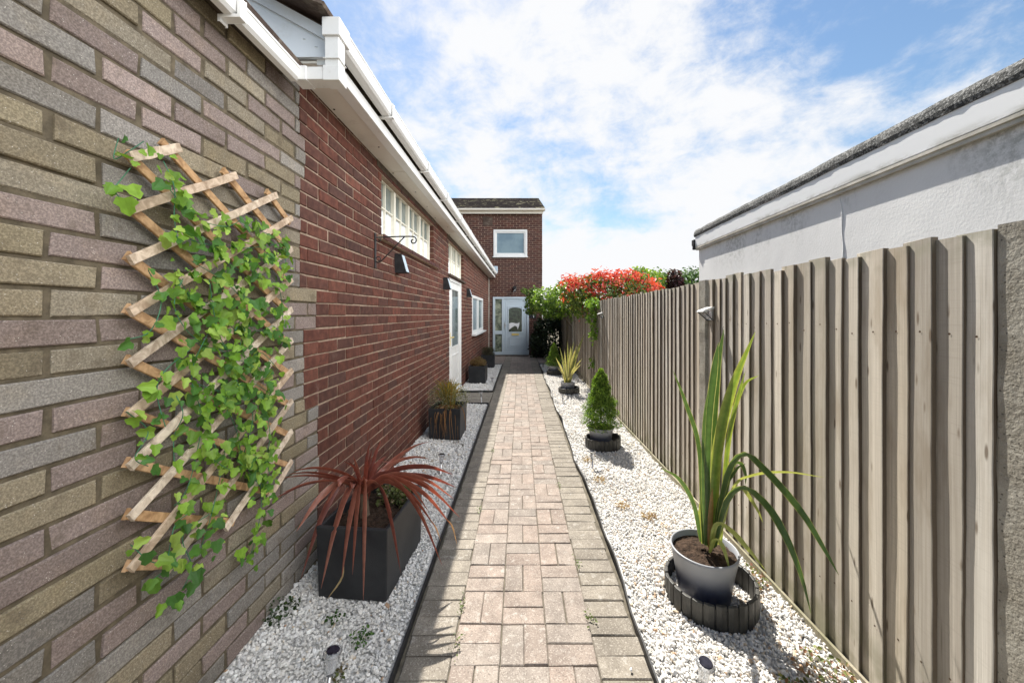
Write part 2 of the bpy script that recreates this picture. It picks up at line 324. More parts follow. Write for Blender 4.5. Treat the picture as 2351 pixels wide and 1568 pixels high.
M['darkwood_and_shade'] = mottled('dark_timber_and_shade', (.05, .035, .025), (.10, .075, .05), 10, .85, .3); M['white'] = mottled('white_mark', (.72, .72, .72), (.8, .8, .8), 20, .5)
M['lightbox'] = mottled('pale_box', (.45, .55, .62), (.52, .6, .66), 8, .5)

# ------------------------------------------------------------------ brick laying
def lay_bricks(mb, u0, u1, z0, z1, to3, pal, seed, L=.225, H=.075, jt=.010, phase=0, openings=(), depth=.1, ends=None, long=0, rough=.0012, starts=None):
    """courses of bevelled bricks on the face w=0; material 0 brick, 1 mortar.  to3(u, w, z) -> xyz arrays"""
    rg = np.random.default_rng(seed); rows = int(math.ceil((z1-z0)/H-1e-6)); pal = np.array(pal)
    for r in range(rows):
        za = z0+r*H; zb = min(za+H, z1); zm = (za+zb)/2
        a, b = u0, (ends(zm) if ends else u1)
        if starts: a = starts(zm)
        spans = [(a, b)]
        for (oa, ob, oz0, oz1) in openings:
            if oz0 < zm < oz1:
                nx = []
                for (s, e) in spans:
                    if ob <= s or oa >= e: nx.append((s, e)); continue
                    if oa > s: nx.append((s, oa))
                    if ob < e: nx.append((ob, e))
                spans = nx
        for (s, e) in spans:
            V = np.array([to3(uu, ww, zz) for uu in (s+.005, e-.005) for ww in (-.007, -depth) for zz in (za, zb)])
            mb.add(V, [(0, 1, 5, 4), (0, 2, 3, 1), (4, 5, 7, 6), (0, 4, 6, 2), (1, 3, 7, 5)], (1, 1, 1), 1)
            k = math.floor((s-phase)/L)-1; cur = phase+k*L+(L/2 if r % 2 else 0); cuts = [s]
            while cur < e-.035:
                if cur > s+.035: cuts.append(cur)
                cur += L*2 if rg.random() < long else L
            cuts.append(e)
            for q0, q1 in zip(cuts[:-1], cuts[1:]):
                g0 = jt/2 if q0 > s+1e-6 else .001; g1 = jt/2 if q1 < e-1e-6 else .001
                j = rg.normal(0, rough, 8); wide = rg.random()*rough*3.2 if q0 > s+1e-6 else 0
                x0, x1 = q0+g0+wide, q1-g1-wide*.5; y0, y1 = za+jt/2, zb-jt/2; bv = .0035; wf = rg.normal(0, rough)
                pts = []
                for (dx, w_) in ((0, -depth), (0, -bv+wf), (bv, wf)):
                    pts += [(x0+dx+j[0], w_, y0+dx+j[1]), (x1-dx+j[2], w_, y0+dx+j[3]), (x1-dx+j[4], w_, y1-dx+j[5]), (x0+dx+j[6], w_, y1-dx+j[7])]
                V = [to3(*p) for p in pts]
                F = [(8, 9, 10, 11)]+[(4+i, 4+(i+1) % 4, 8+(i+1) % 4, 8+i) for i in range(4)]+[(i, (i+1) % 4, 4+(i+1) % 4, 4+i) for i in range(4)]
                c = pal[rg.integers(len(pal))]*(1+rg.normal(0, .09))
                mb.add(V, F, np.clip(c, .01, .9), 0)
BUFF = [(.245, .208, .14), (.25, .212, .148), (.22, .185, .127), (.24, .222, .198), (.222, .208, .19), (.245, .226, .205), (.258, .206, .186), (.244, .195, .176), (.238, .19, .171), (.24, .21, .16)]
RED = [(.118, .046, .032), (.130, .049, .034), (.110, .044, .031), (.124, .048, .034), (.098, .044, .033), (.088, .045, .036), (.106, .046, .034), (.138, .056, .039), (.114, .045, .032), (.100, .047, .036)]
RED2 = [(.098, .044, .036), (.088, .040, .034), (.108, .048, .038), (.082, .042, .037), (.092, .046, .040)]

# ------------------------------------------------------------------ ground and path
mb = MB(); mb.add([(-60, -20, -.04), (60, -20, -.04), (60, 120, -.04), (-60, 120, -.04)], [(0, 1, 2, 3)]); tag(mb.build('ground', M['ground']), kind='structure')
PAV_C = [(.25, .205, .175), (.24, .20, .172), (.255, .215, .185), (.23, .20, .175), (.235, .21, .185), (.26, .208, .176), (.22, .20, .178)]
PAV_B = [(.205, .187, .155), (.195, .177, .148), (.215, .195, .163), (.20, .182, .151), (.225, .205, .172)]
def paver(mb, x0, x1, y0, y1, rg, pal):
    g = .0018; bv = .0035; c = (np.array(pal[rg.integers(len(pal))])*.6+np.mean(pal, 0)*.4)*(1+rg.normal(0, .055)); dz = rg.normal(0, .0012); t = rg.normal(0, .0012, 4)
    a, b, c_, d = x0+g+rg.normal(0, .0012), x1-g+rg.normal(0, .0012), y0+g+rg.normal(0, .0012), y1-g+rg.normal(0, .0012)
    V = [(a, c_, -.03), (b, c_, -.03), (b, d, -.03), (a, d, -.03), (a, c_, dz-bv), (b, c_, dz-bv), (b, d, dz-bv), (a, d, dz-bv),
         (a+bv, c_+bv, dz+t[0]), (b-bv, c_+bv, dz+t[1]), (b-bv, d-bv, dz+t[2]), (a+bv, d-bv, dz+t[3])]
    mb.add(V, [(8, 9, 10, 11)]+[(4+i, 4+(i+1) % 4, 8+(i+1) % 4, 8+i) for i in range(4)]+[(i, (i+1) % 4, 4+(i+1) % 4, 4+i) for i in range(4)], c, 0)
mb = MB(); rg = np.random.default_rng(5); B = .204; X0 = -.495
for i in range(-10, 130):
    y = .04+i*.102
    if y > 12.9: break
    for x in (X0, X0+4*B):
        paver(mb, x+rg.normal(0, .003), x+B+rg.normal(0, .003), y, y+.102, rg, PAV_B)
for j in range(-5, 64):
    y = .10+j*B
    if y > 12.8: break
    for c in range(3):
        x = X0+B+c*B
        if (j+c) % 2: paver(mb, x, x+B, y, y+.102, rg, PAV_C); paver(mb, x, x+B, y+.102, y+B, rg, PAV_C)
        else: paver(mb, x, x+.102, y, y+B, rg, PAV_C); paver(mb, x+.102, x+B, y, y+B, rg, PAV_C)
for i in range(8):                                            # spur to the side door
    for k in range(4): paver(mb, -1.19+k*.17, -1.19+(k+1)*.17, 6.02+i*.102, 6.02+(i+1)*.102, rg, PAV_B)
for i in range(24):                                           # paving in front of the house
    for k in range(7):
        for (xa) in (-1.12,): pass
    y = 10.62+i*.102
    if y < 12.9:
        for k in range(3): paver(mb, -1.12+k*.205, -1.12+(k+1)*.205, y, y+.102, rg, PAV_C)
        for k in range(4): paver(mb, .54+k*.204, .54+(k+1)*.204, y, y+.102, rg, PAV_C)
mb.add([(-1.25, -1.5, -.009), (.545, -1.5, -.009), (.545, 13, -.009), (-1.25, 13, -.009)], [(0, 1, 2, 3)], (1, 1, 1), 1)
tag(mb.build('path', [M['paver'], M['joint']]), kind='structure')

# ------------------------------------------------------------------ gravel
ICO_V = np.array([(0, 0, 1), (.894, 0, .447), (.276, .851, .447), (-.724, .526, .447), (-.724, -.526, .447), (.276, -.851, .447), (.724, .526, -.447), (-.276, .851, -.447), (-.894, 0, -.447), (-.276, -.851, -.447), (.724, -.526, -.447), (0, 0, -1)])
ICO_F = np.array([(0, 1, 2), (0, 2, 3), (0, 3, 4), (0, 4, 5), (0, 5, 1), (1, 6, 2), (2, 7, 3), (3, 8, 4), (4, 9, 5), (5, 10, 1), (6, 7, 2), (7, 8, 3), (8, 9, 4), (9, 10, 5), (10, 6, 1), (11, 7, 6), (11, 8, 7), (11, 9, 8), (11, 10, 9), (11, 6, 10)])
STONE_P = np.array([(.76, .735, .69), (.68, .665, .635), (.80, .78, .74), (.58, .575, .565), (.70, .69, .67), (.72, .69, .64), (.80, .785, .75), (.62, .61, .59), (.46, .45, .44), (.64, .52, .38), (.70, .64, .55), (.45, .30, .19)])
STONE_W = np.array([.19, .12, .20, .05, .14, .09, .14, .03, .01, .01, .015, .005])
def hgt(x, y): return .012+.012*np.sin(x*7.1+y*2.3)*np.sin(y*3.1-x*2)+.006*np.sin(y*11+x*5)
def stones(mb, xl, xr, ya, yb, pitch, size, seed, tint=None, keep=None):
    rg = np.random.default_rng(seed)
    ny = int((yb-ya)/pitch); X = []; Y = []
    for i in range(ny):
        y = ya+(i+.5)*pitch; a, b = xl(y), xr(y); n = max(1, int((b-a)/pitch)); X.append(a+(np.arange(n)+.5)*(b-a)/n); Y.append(np.full(n, y))
    X = np.concatenate(X); Y = np.concatenate(Y); X = X+rg.normal(0, pitch*.38, len(X)); Y = Y+rg.normal(0, pitch*.38, len(Y))
    if keep is not None:
        k = keep(X, Y); X, Y = X[k], Y[k]
    n = len(X); S = size*np.exp(rg.normal(0, .28, n)); sc = np.stack([S*rg.uniform(.8, 1.3, n), S*rg.uniform(.65, 1.1, n), S*rg.uniform(.45, .8, n)], 1)
    V = ICO_V[None]*(1+rg.normal(0, .16, (n, 12, 1)))*sc[:, None, :]
    q = rg.normal(0, 1, (n, 4)); q[:, 1:3] *= .45; q /= np.linalg.norm(q, axis=1)[:, None]; w, x, y_, z = q.T
    Rm = np.stack([1-2*(y_*y_+z*z), 2*(x*y_-z*w), 2*(x*z+y_*w), 2*(x*y_+z*w), 1-2*(x*x+z*z), 2*(y_*z-x*w), 2*(x*z-y_*w), 2*(y_*z+x*w), 1-2*(x*x+y_*y_)], 1).reshape(n, 3, 3)
    V = np.einsum('nij,nkj->nki', Rm, V)
    V += np.stack([X, Y, hgt(X, Y)+rg.uniform(-.004, .006, n)], 1)[:, None, :]
    C = STONE_P[rg.choice(len(STONE_P), n, p=STONE_W)]*(1+rg.normal(0, .06, (n, 1)))
    if tint is not None: C = tint(X, Y, C, rg)
    F = (ICO_F[None]+(np.arange(n)*12)[:, None, None]).reshape(-1, 3)
    mb.add(V.reshape(-1, 3), F, np.repeat(np.clip(C, .02, .85), 12, axis=0), 0)
def bed(mb, x0, x1, y0, y1, ed=None):
    nx, ny = int((x1-x0)/.05)+2, int((y1-y0)/.05)+2; gx, gy = np.meshgrid(np.linspace(x0, x1, nx), np.linspace(y0, y1, ny)); gx = gx if ed is None else ed(gy)+.003+(gx-x0)/(x1-x0)*(x1-ed(gy)-.003); V = np.stack([gx, gy, hgt(gx, gy)-.006], -1).reshape(-1, 3)
    i = np.arange((ny-1)*(nx-1)); r, c = i//(nx-1), i % (nx-1); a = r*nx+c; mb.add(V, np.stack([a, a+1, a+nx+1, a+nx], 1), (1, 1, 1), 1)
def edge_r(y): return .548+.012*np.sin(y*2.9)+.008*np.sin(y*6.3+1)
PATCH = [(.95, 1.95, .34), (1.15, 1.35, .25), (.80, 2.9, .16), (.72, 3.3, .10), (.95, 2.5, .12), (1.22, 1.9, .12), (.75, 2.2, .14)]
def tint_r(X, Y, C, rg):
    for (px, py, pr) in PATCH:
        f = np.exp(-((X-px)**2+(Y-py)**2)/pr**2)*.55; t = rg.random(len(X)) < f*.30
        C[t] = np.array([(.60, .50, .38), (.52, .38, .26), (.66, .58, .48)])[rg.integers(3, size=t.sum())]
    return C
mb = MB(); stones(mb, lambda y: edge_r(y)+.02, lambda y: 1.325, .95, 3.2, .0118, .0076, 11, tint_r); stones(mb, lambda y: edge_r(y)+.02, lambda y: 1.325, 3.2, 10.55, .0185, .0112, 12, tint_r)
stones(mb, lambda y: edge_r(y)+.02, lambda y: 1.325, .3, .95, .02, .012, 17); stones(mb, lambda y: .30, lambda y: .53, 1.2, 9, .13, .006, 18, None, lambda X, Y: (np.sin(X*91+Y*37) > .55)); bed(mb, .53, 1.35, .3, 10.6, edge_r); tag(mb.build('gravel', [M['stone'], M['gravelbed']]), 'white stone chippings in the long sunny bed beside the fence', 'gravel', kind='stuff')
mb = MB(); stones(mb, lambda y: -1.185, lambda y: -.53, 1.0, 3.2, .0118, .0076, 13); stones(mb, lambda y: -1.18, lambda y: -.53, 3.2, 5.9, .019, .0115, 14)
stones(mb, lambda y: -1.185, lambda y: -.53, .4, 1.0, .02, .012, 19); bed(mb, -1.22, -.515, .4, 5.93); tag(mb.build('gravel', [M['stone'], M['gravelbed']]), 'white chippings in the shaded bed under the trellis wall', 'gravel', kind='stuff')
mb = MB(); stones(mb, lambda y: -1.15, lambda y: -.54, 6.9, 10.5, .022, .013, 15)
bed(mb, -1.2, -.525, 6.87, 10.55); tag(mb.build('gravel', [M['stone'], M['gravelbed']]), 'white chippings in the small far bed past the side door', 'gravel', kind='stuff')
def edging(pts, label, h=.035, wav=0):
    pts = np.array(pts, float); mb = MB(); n = len(pts); T = np.gradient(pts, axis=0); Nn = np.stack([-T[:, 1], T[:, 0]], 1); Nn /= np.linalg.norm(Nn, axis=1)[:, None]
    V = []
    for i in range(n):
        hh = h+(wav*math.sin(i*1.7)+wav*.7*math.sin(i*.6)); lean = wav*.6*math.sin(i*.9+1)
        for (s_, z, l_) in ((-.004, -.04, 0), (-.004, hh, lean), (.004, hh, lean), (.004, -.04, 0)): V.append((*(pts[i]+Nn[i]*(s_+l_)), z))
    F = [(i*4+k, i*4+k+1, i*4+k+5, i*4+k+4) for i in range(n-1) for k in range(3)]+[(0, 1, 2, 3), (n*4-4, n*4-3, n*4-2, n*4-1)]
    mb.add(V, F); return tag(mb.build('garden_edging', M['black']), label, 'edging', 'black plastic edging strips')
edging([(edge_r(y), y) for y in np.linspace(.6, 10.6, 120)]+[(1.32, 10.61)], 'wavy black edging strip along the sunny right side of the path', .028, .006)
edging([(-.507, y) for y in np.linspace(.6, 5.9, 50)]+[(-.52, 5.93), (-1.15, 5.94)], 'straight black edging strip beside the nearer shaded gravel', .032, .001)
edging([(-1.15, 6.86), (-.53, 6.87)]+[(-.517, y) for y in np.linspace(6.9, 10.5, 30)]+[(-.53, 10.53), (-1.1, 10.54)], 'black edging strip round the far gravel bed by the house', .03, .001)

# ------------------------------------------------------------------ left bungalow (local x = out of the wall, y = along it)
bun = empty('brick_bungalow', (-1.20, 0, 0), -math.atan(.007), 'single storey bungalow along the left, buff brick near and red brick beyond, white gutters', 'house')
def toothed(z):
    return 1.99 if z > 2.39 else 2.04 if z > 2.22 else 1.995 if z > 1.61 else 2.15 if z > 1.37 else 2.03 if z > .91 else 2.17
id3 = lambda u, w, z: (w, u, z)
mb = MB(); lay_bricks(mb, -2.5, 2.0, -.06, 2.715, id3, BUFF, 21, jt=.0115, phase=.9355-.225*8, ends=toothed, long=.12, rough=.0021)
tag(mb.build('wall', [M['buff'], M['mortar_dark']], bun), 'buff, grey and pink sand-textured brick with recessed dark mortar')
W1 = (3.14, 4.97, 2.115, 2.67); W2 = (5.96, 7.46, 2.10, 2.66); DR = (6.03, 7.22, 0, 2.06); W3 = (8.70, 11.0, .98, 1.90)
mb = MB(); lay_bricks(mb, 2.0, 13.0, -.06, 2.73, id3, RED, 22, jt=.010, phase=2.06, starts=toothed, openings=(W1, W2, DR, W3))
tag(mb.build('wall', [M['red'], M['mortar_red']], bun), 'dark red brick with pale mortar')
mb = MB(); mb.box(-.35, -.101, -2.5, 2.0, -.1, 2.7); mb.box(-.35, -.101, 2.0, 12.98, -.1, 2.7); mb.build('inner_wall', M['darkwood_and_shade'], bun)
def casement_window(spec, ncase, name, label):
    y0, y1, z0, z1 = spec; mb = MB(); fx0, fx1 = -.10, -.055; t = .035
    mb.box(fx0, fx1, y0, y1, z0, z0+t); mb.box(fx0, fx1, y0, y1, z1-t, z1); mb.box(fx0, fx1, y0, y0+t, z0+t, z1-t); mb.box(fx0, fx1, y1-t, y1, z0+t, z1-t)
    p = (y1-y0-2*t)/ncase
    for i in range(1, ncase): mb.box(fx0, fx1+.004, y0+t+i*p-.022, y0+t+i*p+.022, z0+t, z1-t)
    for i in range(ncase):
        c = y0+t+(i+.5)*p; mb.box(fx0+.005, fx1-.008, c-.008, c+.008, z0+t, z1-t); h = (z1-t-z0-t)/2
        for sg in (-1, 1): a, b = sorted((c+sg*.008, c+sg*(p/2-.022))); zm = z0+t+h*1.05; mb.box(fx0+.005, fx1-.010, a, b, zm-.007, zm+.007)
    f = tag(mb.build(name, M['paint'], bun, bevel=.003), label)
    g = MB(); g.add([(-.085, y0+t, z0+t), (-.085, y1-t, z0+t), (-.085, y1-t, z1-t), (-.085, y0+t, z1-t)], [(0, 1, 2, 3)]); g.build('pane', M['frost'], f)
    return f
w = casement_window(W1, 4, 'window', 'cream painted row of casements high under the soffit, lower half frosted')
s_ = MB(); rg = np.random.default_rng(3); y = 3.06
while y < 5.10:
    s_.box(-.06, .048+rg.normal(0, .002), y+.004, y+.108, 2.075+rg.normal(0, .001), 2.112, RED2[rg.integers(5)]); y += .112
s_.box(-.06, .040, 3.05, 5.12, 2.07, 2.105, (1, 1, 1), 1); s_.build('sill', [M['red'], M['mortar_red']], w)
w = casement_window(W2, 3, 'window', 'cream painted three-light transom window above the side door')
s_ = MB(); s_.box(-.06, .045, 5.90, 7.52, 2.064, 2.097); s_.build('sill', M['tile'], w, bevel=.004)
mb = MB()
for (a, b) in ((W1[0]-.1, W1[1]+.1), (W2[0]-.1, W2[1]+.1)): mb.box(-.06, .003, a, b, 2.672, 2.728)
mb.build('lintel', M['darkwood_and_shade'], bun)
# side door
mb = MB(); t = .06; y0, y1, z0, z1 = DR
mb.box(-.09, -.004, y0, y0+t, .06, z1); mb.box(-.09, -.004, y1-t, y1, .06, z1); mb.box(-.09, -.004, y0+t, y1-t, z1-t, z1); mb.box(-.09, .012, y0, y1, .0, .06)
dr = MB(); dr.box(-.08, -.022, y0+t+.004, y1-t-.004, .064, z1-t-.004)
def raised(mb, y0, y1, z0, z1, x, d=.010, w=.03):
    mb.box(x, x+d, y0, y1, z0, z0+w); mb.box(x, x+d, y0, y1, z1-w, z1); mb.box(x, x+d, y0, y0+w, z0+w, z1-w); mb.box(x, x+d, y1-w, y1, z0+w, z1-w)
raised(dr, 6.28, 6.97, .86, 1.90, -.022, .012); raised(dr, 6.28, 6.97, .22, .74, -.022, .012)
d = tag(dr.build('door', M['pvc'], bun, bevel=.003), 'white panelled side door with a tall glazed light'); mb.build('frame', M['pvc'], d, bevel=.004)
g = MB(); g.box(-.03, -.019, 6.31, 6.94, .89, 1.87); g.build('pane', M['glass'], d)
h = MB(); h.box(-.022, -.006, 6.12, 6.15, .92, 1.14); h.tube([(-.01, 6.135, 1.06), (.025, 6.135, 1.06), (.03, 6.15, 1.06), (.03, 6.25, 1.06)], .009, 8); h.build('handle', M['brass'], d)
# white window
mb = MB(); y0, y1, z0, z1 = W3; t = .07; ym = (y0+y1)/2
mb.box(-.06, .012, y0, y0+t, z0, z1); mb.box(-.06, .012, y1-t, y1, z0, z1); mb.box(-.06, .012, y0+t, y1-t, z0, z0+t); mb.box(-.06, .012, y0+t, y1-t, z1-t, z1); mb.box(-.06, .012, ym-.05, ym+.05, z0+t, z1-t)
w = tag(mb.build('window', M['pvc'], bun, bevel=.004), 'white two-light plastic window low on the far red wall')
g = MB(); g.box(-.05, -.02, y0+t, y1-t, z0+t, z1-t); g.build('pane', M['glass_blue'], w)
s_ = MB(); s_.box(-.05, .10, y0-.06, y1+.08, z0-.045, z0-.003); s_.build('sill', M['pvc'], w, bevel=.004)
# eaves of the red part
mb = MB(); mb.box(0, .150, 1.88, 12.95, 2.722, 2.735)
for y in np.arange(3.3, 12.9, 2.4): mb.box(.0, .150, y, y+.004, 2.7185, 2.7225, (.3, .3, .3))
for y in np.arange(2.3, 12.8, .52): mb.lathe([(0, -.003), (.006, -.003), (.007, 0)], 8, (.06+.04*math.sin(y*5), y, 2.7215), (.1, .1, .1), 1)
mb.build('soffit', [M['soffit'], M['darkwood_and_shade']], bun)
mb = MB(); mb.box(.150, .222, 1.88, 12.95, 2.712, 2.785); mb.box(.184, .200, 1.88, 12.95, 2.786, 2.90, (1, 1, 1), 1); mb.build('fascia', [M['pvc'], M['darkwood_and_shade']], bun, bevel=.004)  # the dark upper strip is the shade behind the gutter, put into colour
def gutter(x0, x1, z0, z1, ya, yb):
    t = .004; w = x1-x0
    return [(x0, z1-.004), (x0, z0+.012), (x0+.010, z0), (x1-.018, z0), (x1-.006, z0+.012), (x1, z1-.012), (x1+.003, z1-.010), (x1+.003, z1), (x1-.005, z1), (x1-.010, z0+.016), (x1-.020, z0+t), (x0+.012, z0+t), (x0+t, z0+.014), (x0+t, z1-.004)]
mb = MB(); mb.prism(gutter(.225, .30, 2.805, 2.888, 0, 0), 'y', 1.90, 12.7); gu = tag(mb.build('gutter', M['pvc'], bun), 'long upper white gutter along the red brick eaves')
for y in (2.55, 3.52, 4.4, 5.4, 6.38, 7.35, 8.36, 9.55, 10.6, 11.6): b_ = MB(); b_.prism([(.201, 2.796), (.309, 2.796), (.309, 2.891), (.3045, 2.891), (.3045, 2.803), (.201, 2.803)], 'y', y-.014, y+.014); b_.build('bracket', M['pvc'], gu, bevel=.002)
# square rainwater link between the two gutters
mb = MB(); mb.box(.235, .303, 1.80, 1.866, 2.588, 2.80); mb.box(.226, .312, 1.79, 1.90, 2.80, 2.888); mb.box(.228, .309, 1.793, 1.872, 2.688, 2.694); mb.box(.228, .309, 1.793, 1.872, 2.583, 2.655); mb.box(.15, .228, 1.796, 1.869, 2.588, 2.650); mb.box(.085, .15, 1.79, 1.872, 2.584, 2.653)
mb.build('rainwater_pipe', M['pvc'], bun, bevel=.004)
mb = MB(); mb.prism(gutter(.062, .12, 2.58, 2.645, 0, 0), 'y', -2.0, 1.80); gu = tag(mb.build('gutter', M['pvc'], bun), 'short lower white gutter above the buff brick')
b_ = MB(); b_.prism([(.05, 2.556), (.056, 2.556), (.056, 2.572), (.13, 2.572), (.13, 2.65), (.1245, 2.65), (.1245, 2.5785), (.05, 2.5785)], 'y', 1.395, 1.43); b_.build('bracket', M['pvc'], gu, bevel=.003)
mb = MB(); mb.box(-.02, .058, -2.2, 1.83, 2.637, 2.653); mb.build('eaves_board', M['darkwood_and_shade'], bun)
mb = MB(); mb.box(-4.5, .10, -2.4, 1.858, 2.655, 2.70); mb.box(-4.5, .085, -2.4, 1.857, 2.7005, 2.715); mb.build('flat_roof', M['tile'], bun, bevel=.005)
mb = MB(); TP = math.tan(R(29))
mb.prism([(.205, 2.745), (.205, 2.862), (-3.5, 2.862+3.705*TP), (-3.5, 2.717), (.0, 2.717), (.0, 2.745)], 'y', 1.862, 1.882); mb.prism([(.215, 2.82), (.215, 2.872), (-3.5, 2.872+3.715*TP), (-3.5, 2.82+3.715*TP)], 'y', 1.848, 1.861)
for (x, z) in ((.1, 2.83), (-.15, 2.9), (.16, 2.79)): mb.lathe([(0, 0), (.006, 0)], 8, (x, 1.86, z))
mb.build('bargeboard', M['barge'], bun, bevel=.003)
mb = MB(); c_, s2 = math.cos(R(29)), math.sin(R(29)); rg = np.random.default_rng(8)
for i in range(14):                                     # tile courses, each lapping the one below
    x = .245-i*.26; z = 2.892+i*.26*TP; k = 0; y = 1.73
    while y < 12.9:
        yy = min(y+.30, 12.95); l = .34; th = .020; j = rg.normal(0, .003); tl = R(29-3.5)
        p0 = (x+.02+j, z+.004); p1 = (x-l*math.cos(tl), z+l*math.sin(tl)); nx, nz = th*math.sin(tl), th*math.cos(tl)
        mb.prism([p0, (p0[0]+nx, p0[1]+nz+rg.normal(0, .002)), (p1[0]+nx, p1[1]+nz), p1], 'y', y+.001, yy-.001); y = yy
mb.prism([(.24, 2.876), (-3.4, 2.876+3.64*TP), (-3.4, 2.866+3.64*TP), (.24, 2.866)], 'y', 1.862, 12.9, (1, 1, 1))
mb.build('roof', M['tile'], bun)
mb = MB(); mb.tube([(.02, 12.75, 0), (.02, 12.75, 2.7)], .012, 8, (1, 1, 1)); mb.build('waste_pipe', M['trim'], bun)

# ------------------------------------------------------------------ two-storey house at the end
HY = 13.0
hs = empty('brick_house', (0, HY, 0), 0, 'two storey red brick house end closing the path, mossy roof and pale front door', 'house')
f3 = lambda u, w, z: (u, -w, z)
UW = (-.949, .237, 3.47, 4.41); FD = (-.971, .297, -.06, 2.05)
mb = MB(); lay_bricks(mb, -4.2, .766, -.06, 4.965, f3, RED2, 31, phase=.766, openings=(UW, FD))
s3 = lambda u, w, z: (.766+w, u, z)
lay_bricks(mb, .10, 8.0, -.06, 5.0, s3, RED2, 32, phase=.1)
mb.build('wall', [M['red'], M['mortar_red']], hs)
mb = MB(); mb.box(-4.2, .66, .10, .3, -.1, 5.0); mb.build('inner_wall', M['darkwood_and_shade'], hs)
mb = MB(); mb.box(-4.2, .79, -.10, .0, 4.966, 4.99); mb.box(-4.2, .79, -.125, -.10, 4.94, 5.06); tag(mb.build('fascia', M['soffit'], hs, bevel=.004))
mb = MB(); mb.prism([(-.13, 5.03), (-.13, 5.10), (-.235, 5.10), (-.235, 5.06), (-.215, 5.03)], 'x', -4.2, .855); mb.build('gutter', M['soffit'], hs, bevel=.004)
mb = MB(); pt = R(21); cp, sp = math.cos(pt), math.sin(pt); rg = np.random.default_rng(9)
for i in range(17):
    yb = -.20+i*.27; zb = 5.105+i*.27*math.tan(pt); x = -4.2
    while x < .84:
        xe = min(x+.33, .84); j = rg.normal(0, .006); tl = pt-R(4)
        mb.prism([(yb+j, zb), (yb+j-.02*math.sin(tl), zb+.045), (yb+.34*math.cos(tl), zb+.34*math.sin(tl)+.03), (yb+.34*math.cos(tl), zb+.34*math.sin(tl))], 'x', x+.002, xe-.002); x = xe
mb.build('roof', M['mosstile'], hs)
mb = MB(); z0, z1 = 4.99, 5.08; mb.prism([(-.13, 5.0), (-.13, 5.08), (4.4, 5.08+4.53*math.tan(pt)), (4.4, 5.0+4.4*math.tan(pt))], 'x', .80, .825); mb.prism([(-.12, 5.02), (4.4, 5.02+4.5*math.tan(pt)), (4.4, 5.0)], 'x', .70, .78, (1, 1, 1)); mb.build('bargeboard', M['soffit'], hs)
mb = MB(); x0, x1, z0, z1 = UW; t = .075
def yframe(mb, x0, x1, z0, z1, t, y0, y1):
    mb.box(x0, x1, y0, y1, z0, z0+t); mb.box(x0, x1, y0, y1, z1-t, z1); mb.box(x0, x0+t, y0, y1, z0+t, z1-t); mb.box(x1-t, x1, y0, y1, z0+t, z1-t)
yframe(mb, x0, x1, z0, z1, t, -.015, .06); yframe(mb, x0+t, x1-t, z0+t, z1-t, .045, .0, .05)
w = tag(mb.build('window', M['pvc'], hs, bevel=.004), 'white framed upstairs window with a pale blind'); g = MB(); g.box(x0+t+.045, x1-t-.045, .02, .05, z0+t+.045, z1-t-.045); g.build('pane', M['glass_blue'], w)
s_ = MB(); s_.box(x0-.03, x1+.03, -.055, .02, z0-.04, z0-.003); s_.build('sill', M['pvc'], w, bevel=.004)
# front door with side light
x0, x1, z0, z1 = FD; xm = -.62; mb = MB(); z0 = .02
mb.box(x0, x1, -.02, .07, z0, z0+.10); mb.box(x0, x1, -.02, .07, z1-.075, z1); mb.box(x0, x0+.08, -.02, .07, z0+.1, z1-.075); mb.box(x1-.08, x1, -.02, .07, z0+.1, z1-.075); mb.box(xm-.035, xm+.035, -.02, .07, z0+.1, z1-.075); mb.box(x0+.08, xm-.035, -.02, .07, .74, .86)
dr = MB(); a, b = xm+.04, x1-.085; dr.box(a, b, .002, .06, z0+.105, z1-.08)
def yraised(mb, x0, x1, z0, z1, w=.025, d=.012): yframe(mb, x0, x1, z0, z1, w, .002-d, .002)
yraised(dr, a+.06, b-.06, .20, 1.92, .02, .008); yraised(dr, a+.13, b-.13, .78, 1.72, .035); yraised(dr, a+.15, b-.15, .28, .66, .02); yraised(dr, a+.20, b-.20, .33, .61, .02)
d = tag(dr.build('door', M['pvc_blue'], hs, bevel=.003), 'pale blue-white front door with arched glass and brass letterbox'); mb.build('frame', M['pvc_blue'], d, bevel=.004)
g = MB(); xa, xb = a+.165, b-.165; arc = [(xa, .83), (xb, .83), (xb, 1.60)]+[((xa+xb)/2+(xb-xa)/2*math.cos(q), 1.60+.075*math.sin(q)) for q in np.linspace(.2, math.pi-.2, 9)]+[(xa, 1.60)]
g.prism(arc, 'y', -.004, .0); g.build('pane', M['glass_dark'], d)
g = MB(); g.box(x0+.08, xm-.035, .01, .04, .86, z1-.075); g.box(x0+.08, xm-.035, .01, .04, z0+.1, .74); g.build('side_light', M['glass_green'], d)
l_ = MB(); l_.box((a+b)/2-.13, (a+b)/2+.13, -.02, -.011, .70, .765); l_.build('letterbox', M['brass'], d, bevel=.003)
h = MB(); h.box(a+.02, a+.05, -.014, .001, .95, 1.15); h.tube([(a+.035, -.01, 1.08), (a+.035, -.045, 1.08), (a+.12, -.048, 1.08)], .009, 8); h.build('handle', M['steel'], d)
o_ = MB()                                                # pale flat shape on the door glass, its reflection modelled in
o_.prism([(xa+.01, .90), (xa+.02, 1.12), (xa+.1, 1.15), (xa+.30, 1.12), (xb-.08, 1.16), (xb-.09, 1.06), (xb-.14, .90), (xb-.17, 1.0), (xa+.22, 1.04), (xa+.12, .98)], 'y', -.0062, -.0045); o_.build('glass_reflection', M['white'], d)
mb = MB(); mb.box(-.95, .28, -.30, -.02, -.03, .015); mb.build('step', M['tile'], hs, bevel=.01)
vt = MB(); vt.box(-1.32, -.98, -.006, .02, 4.55, 4.86); vt.build('wall_vent', M['tile'], hs)
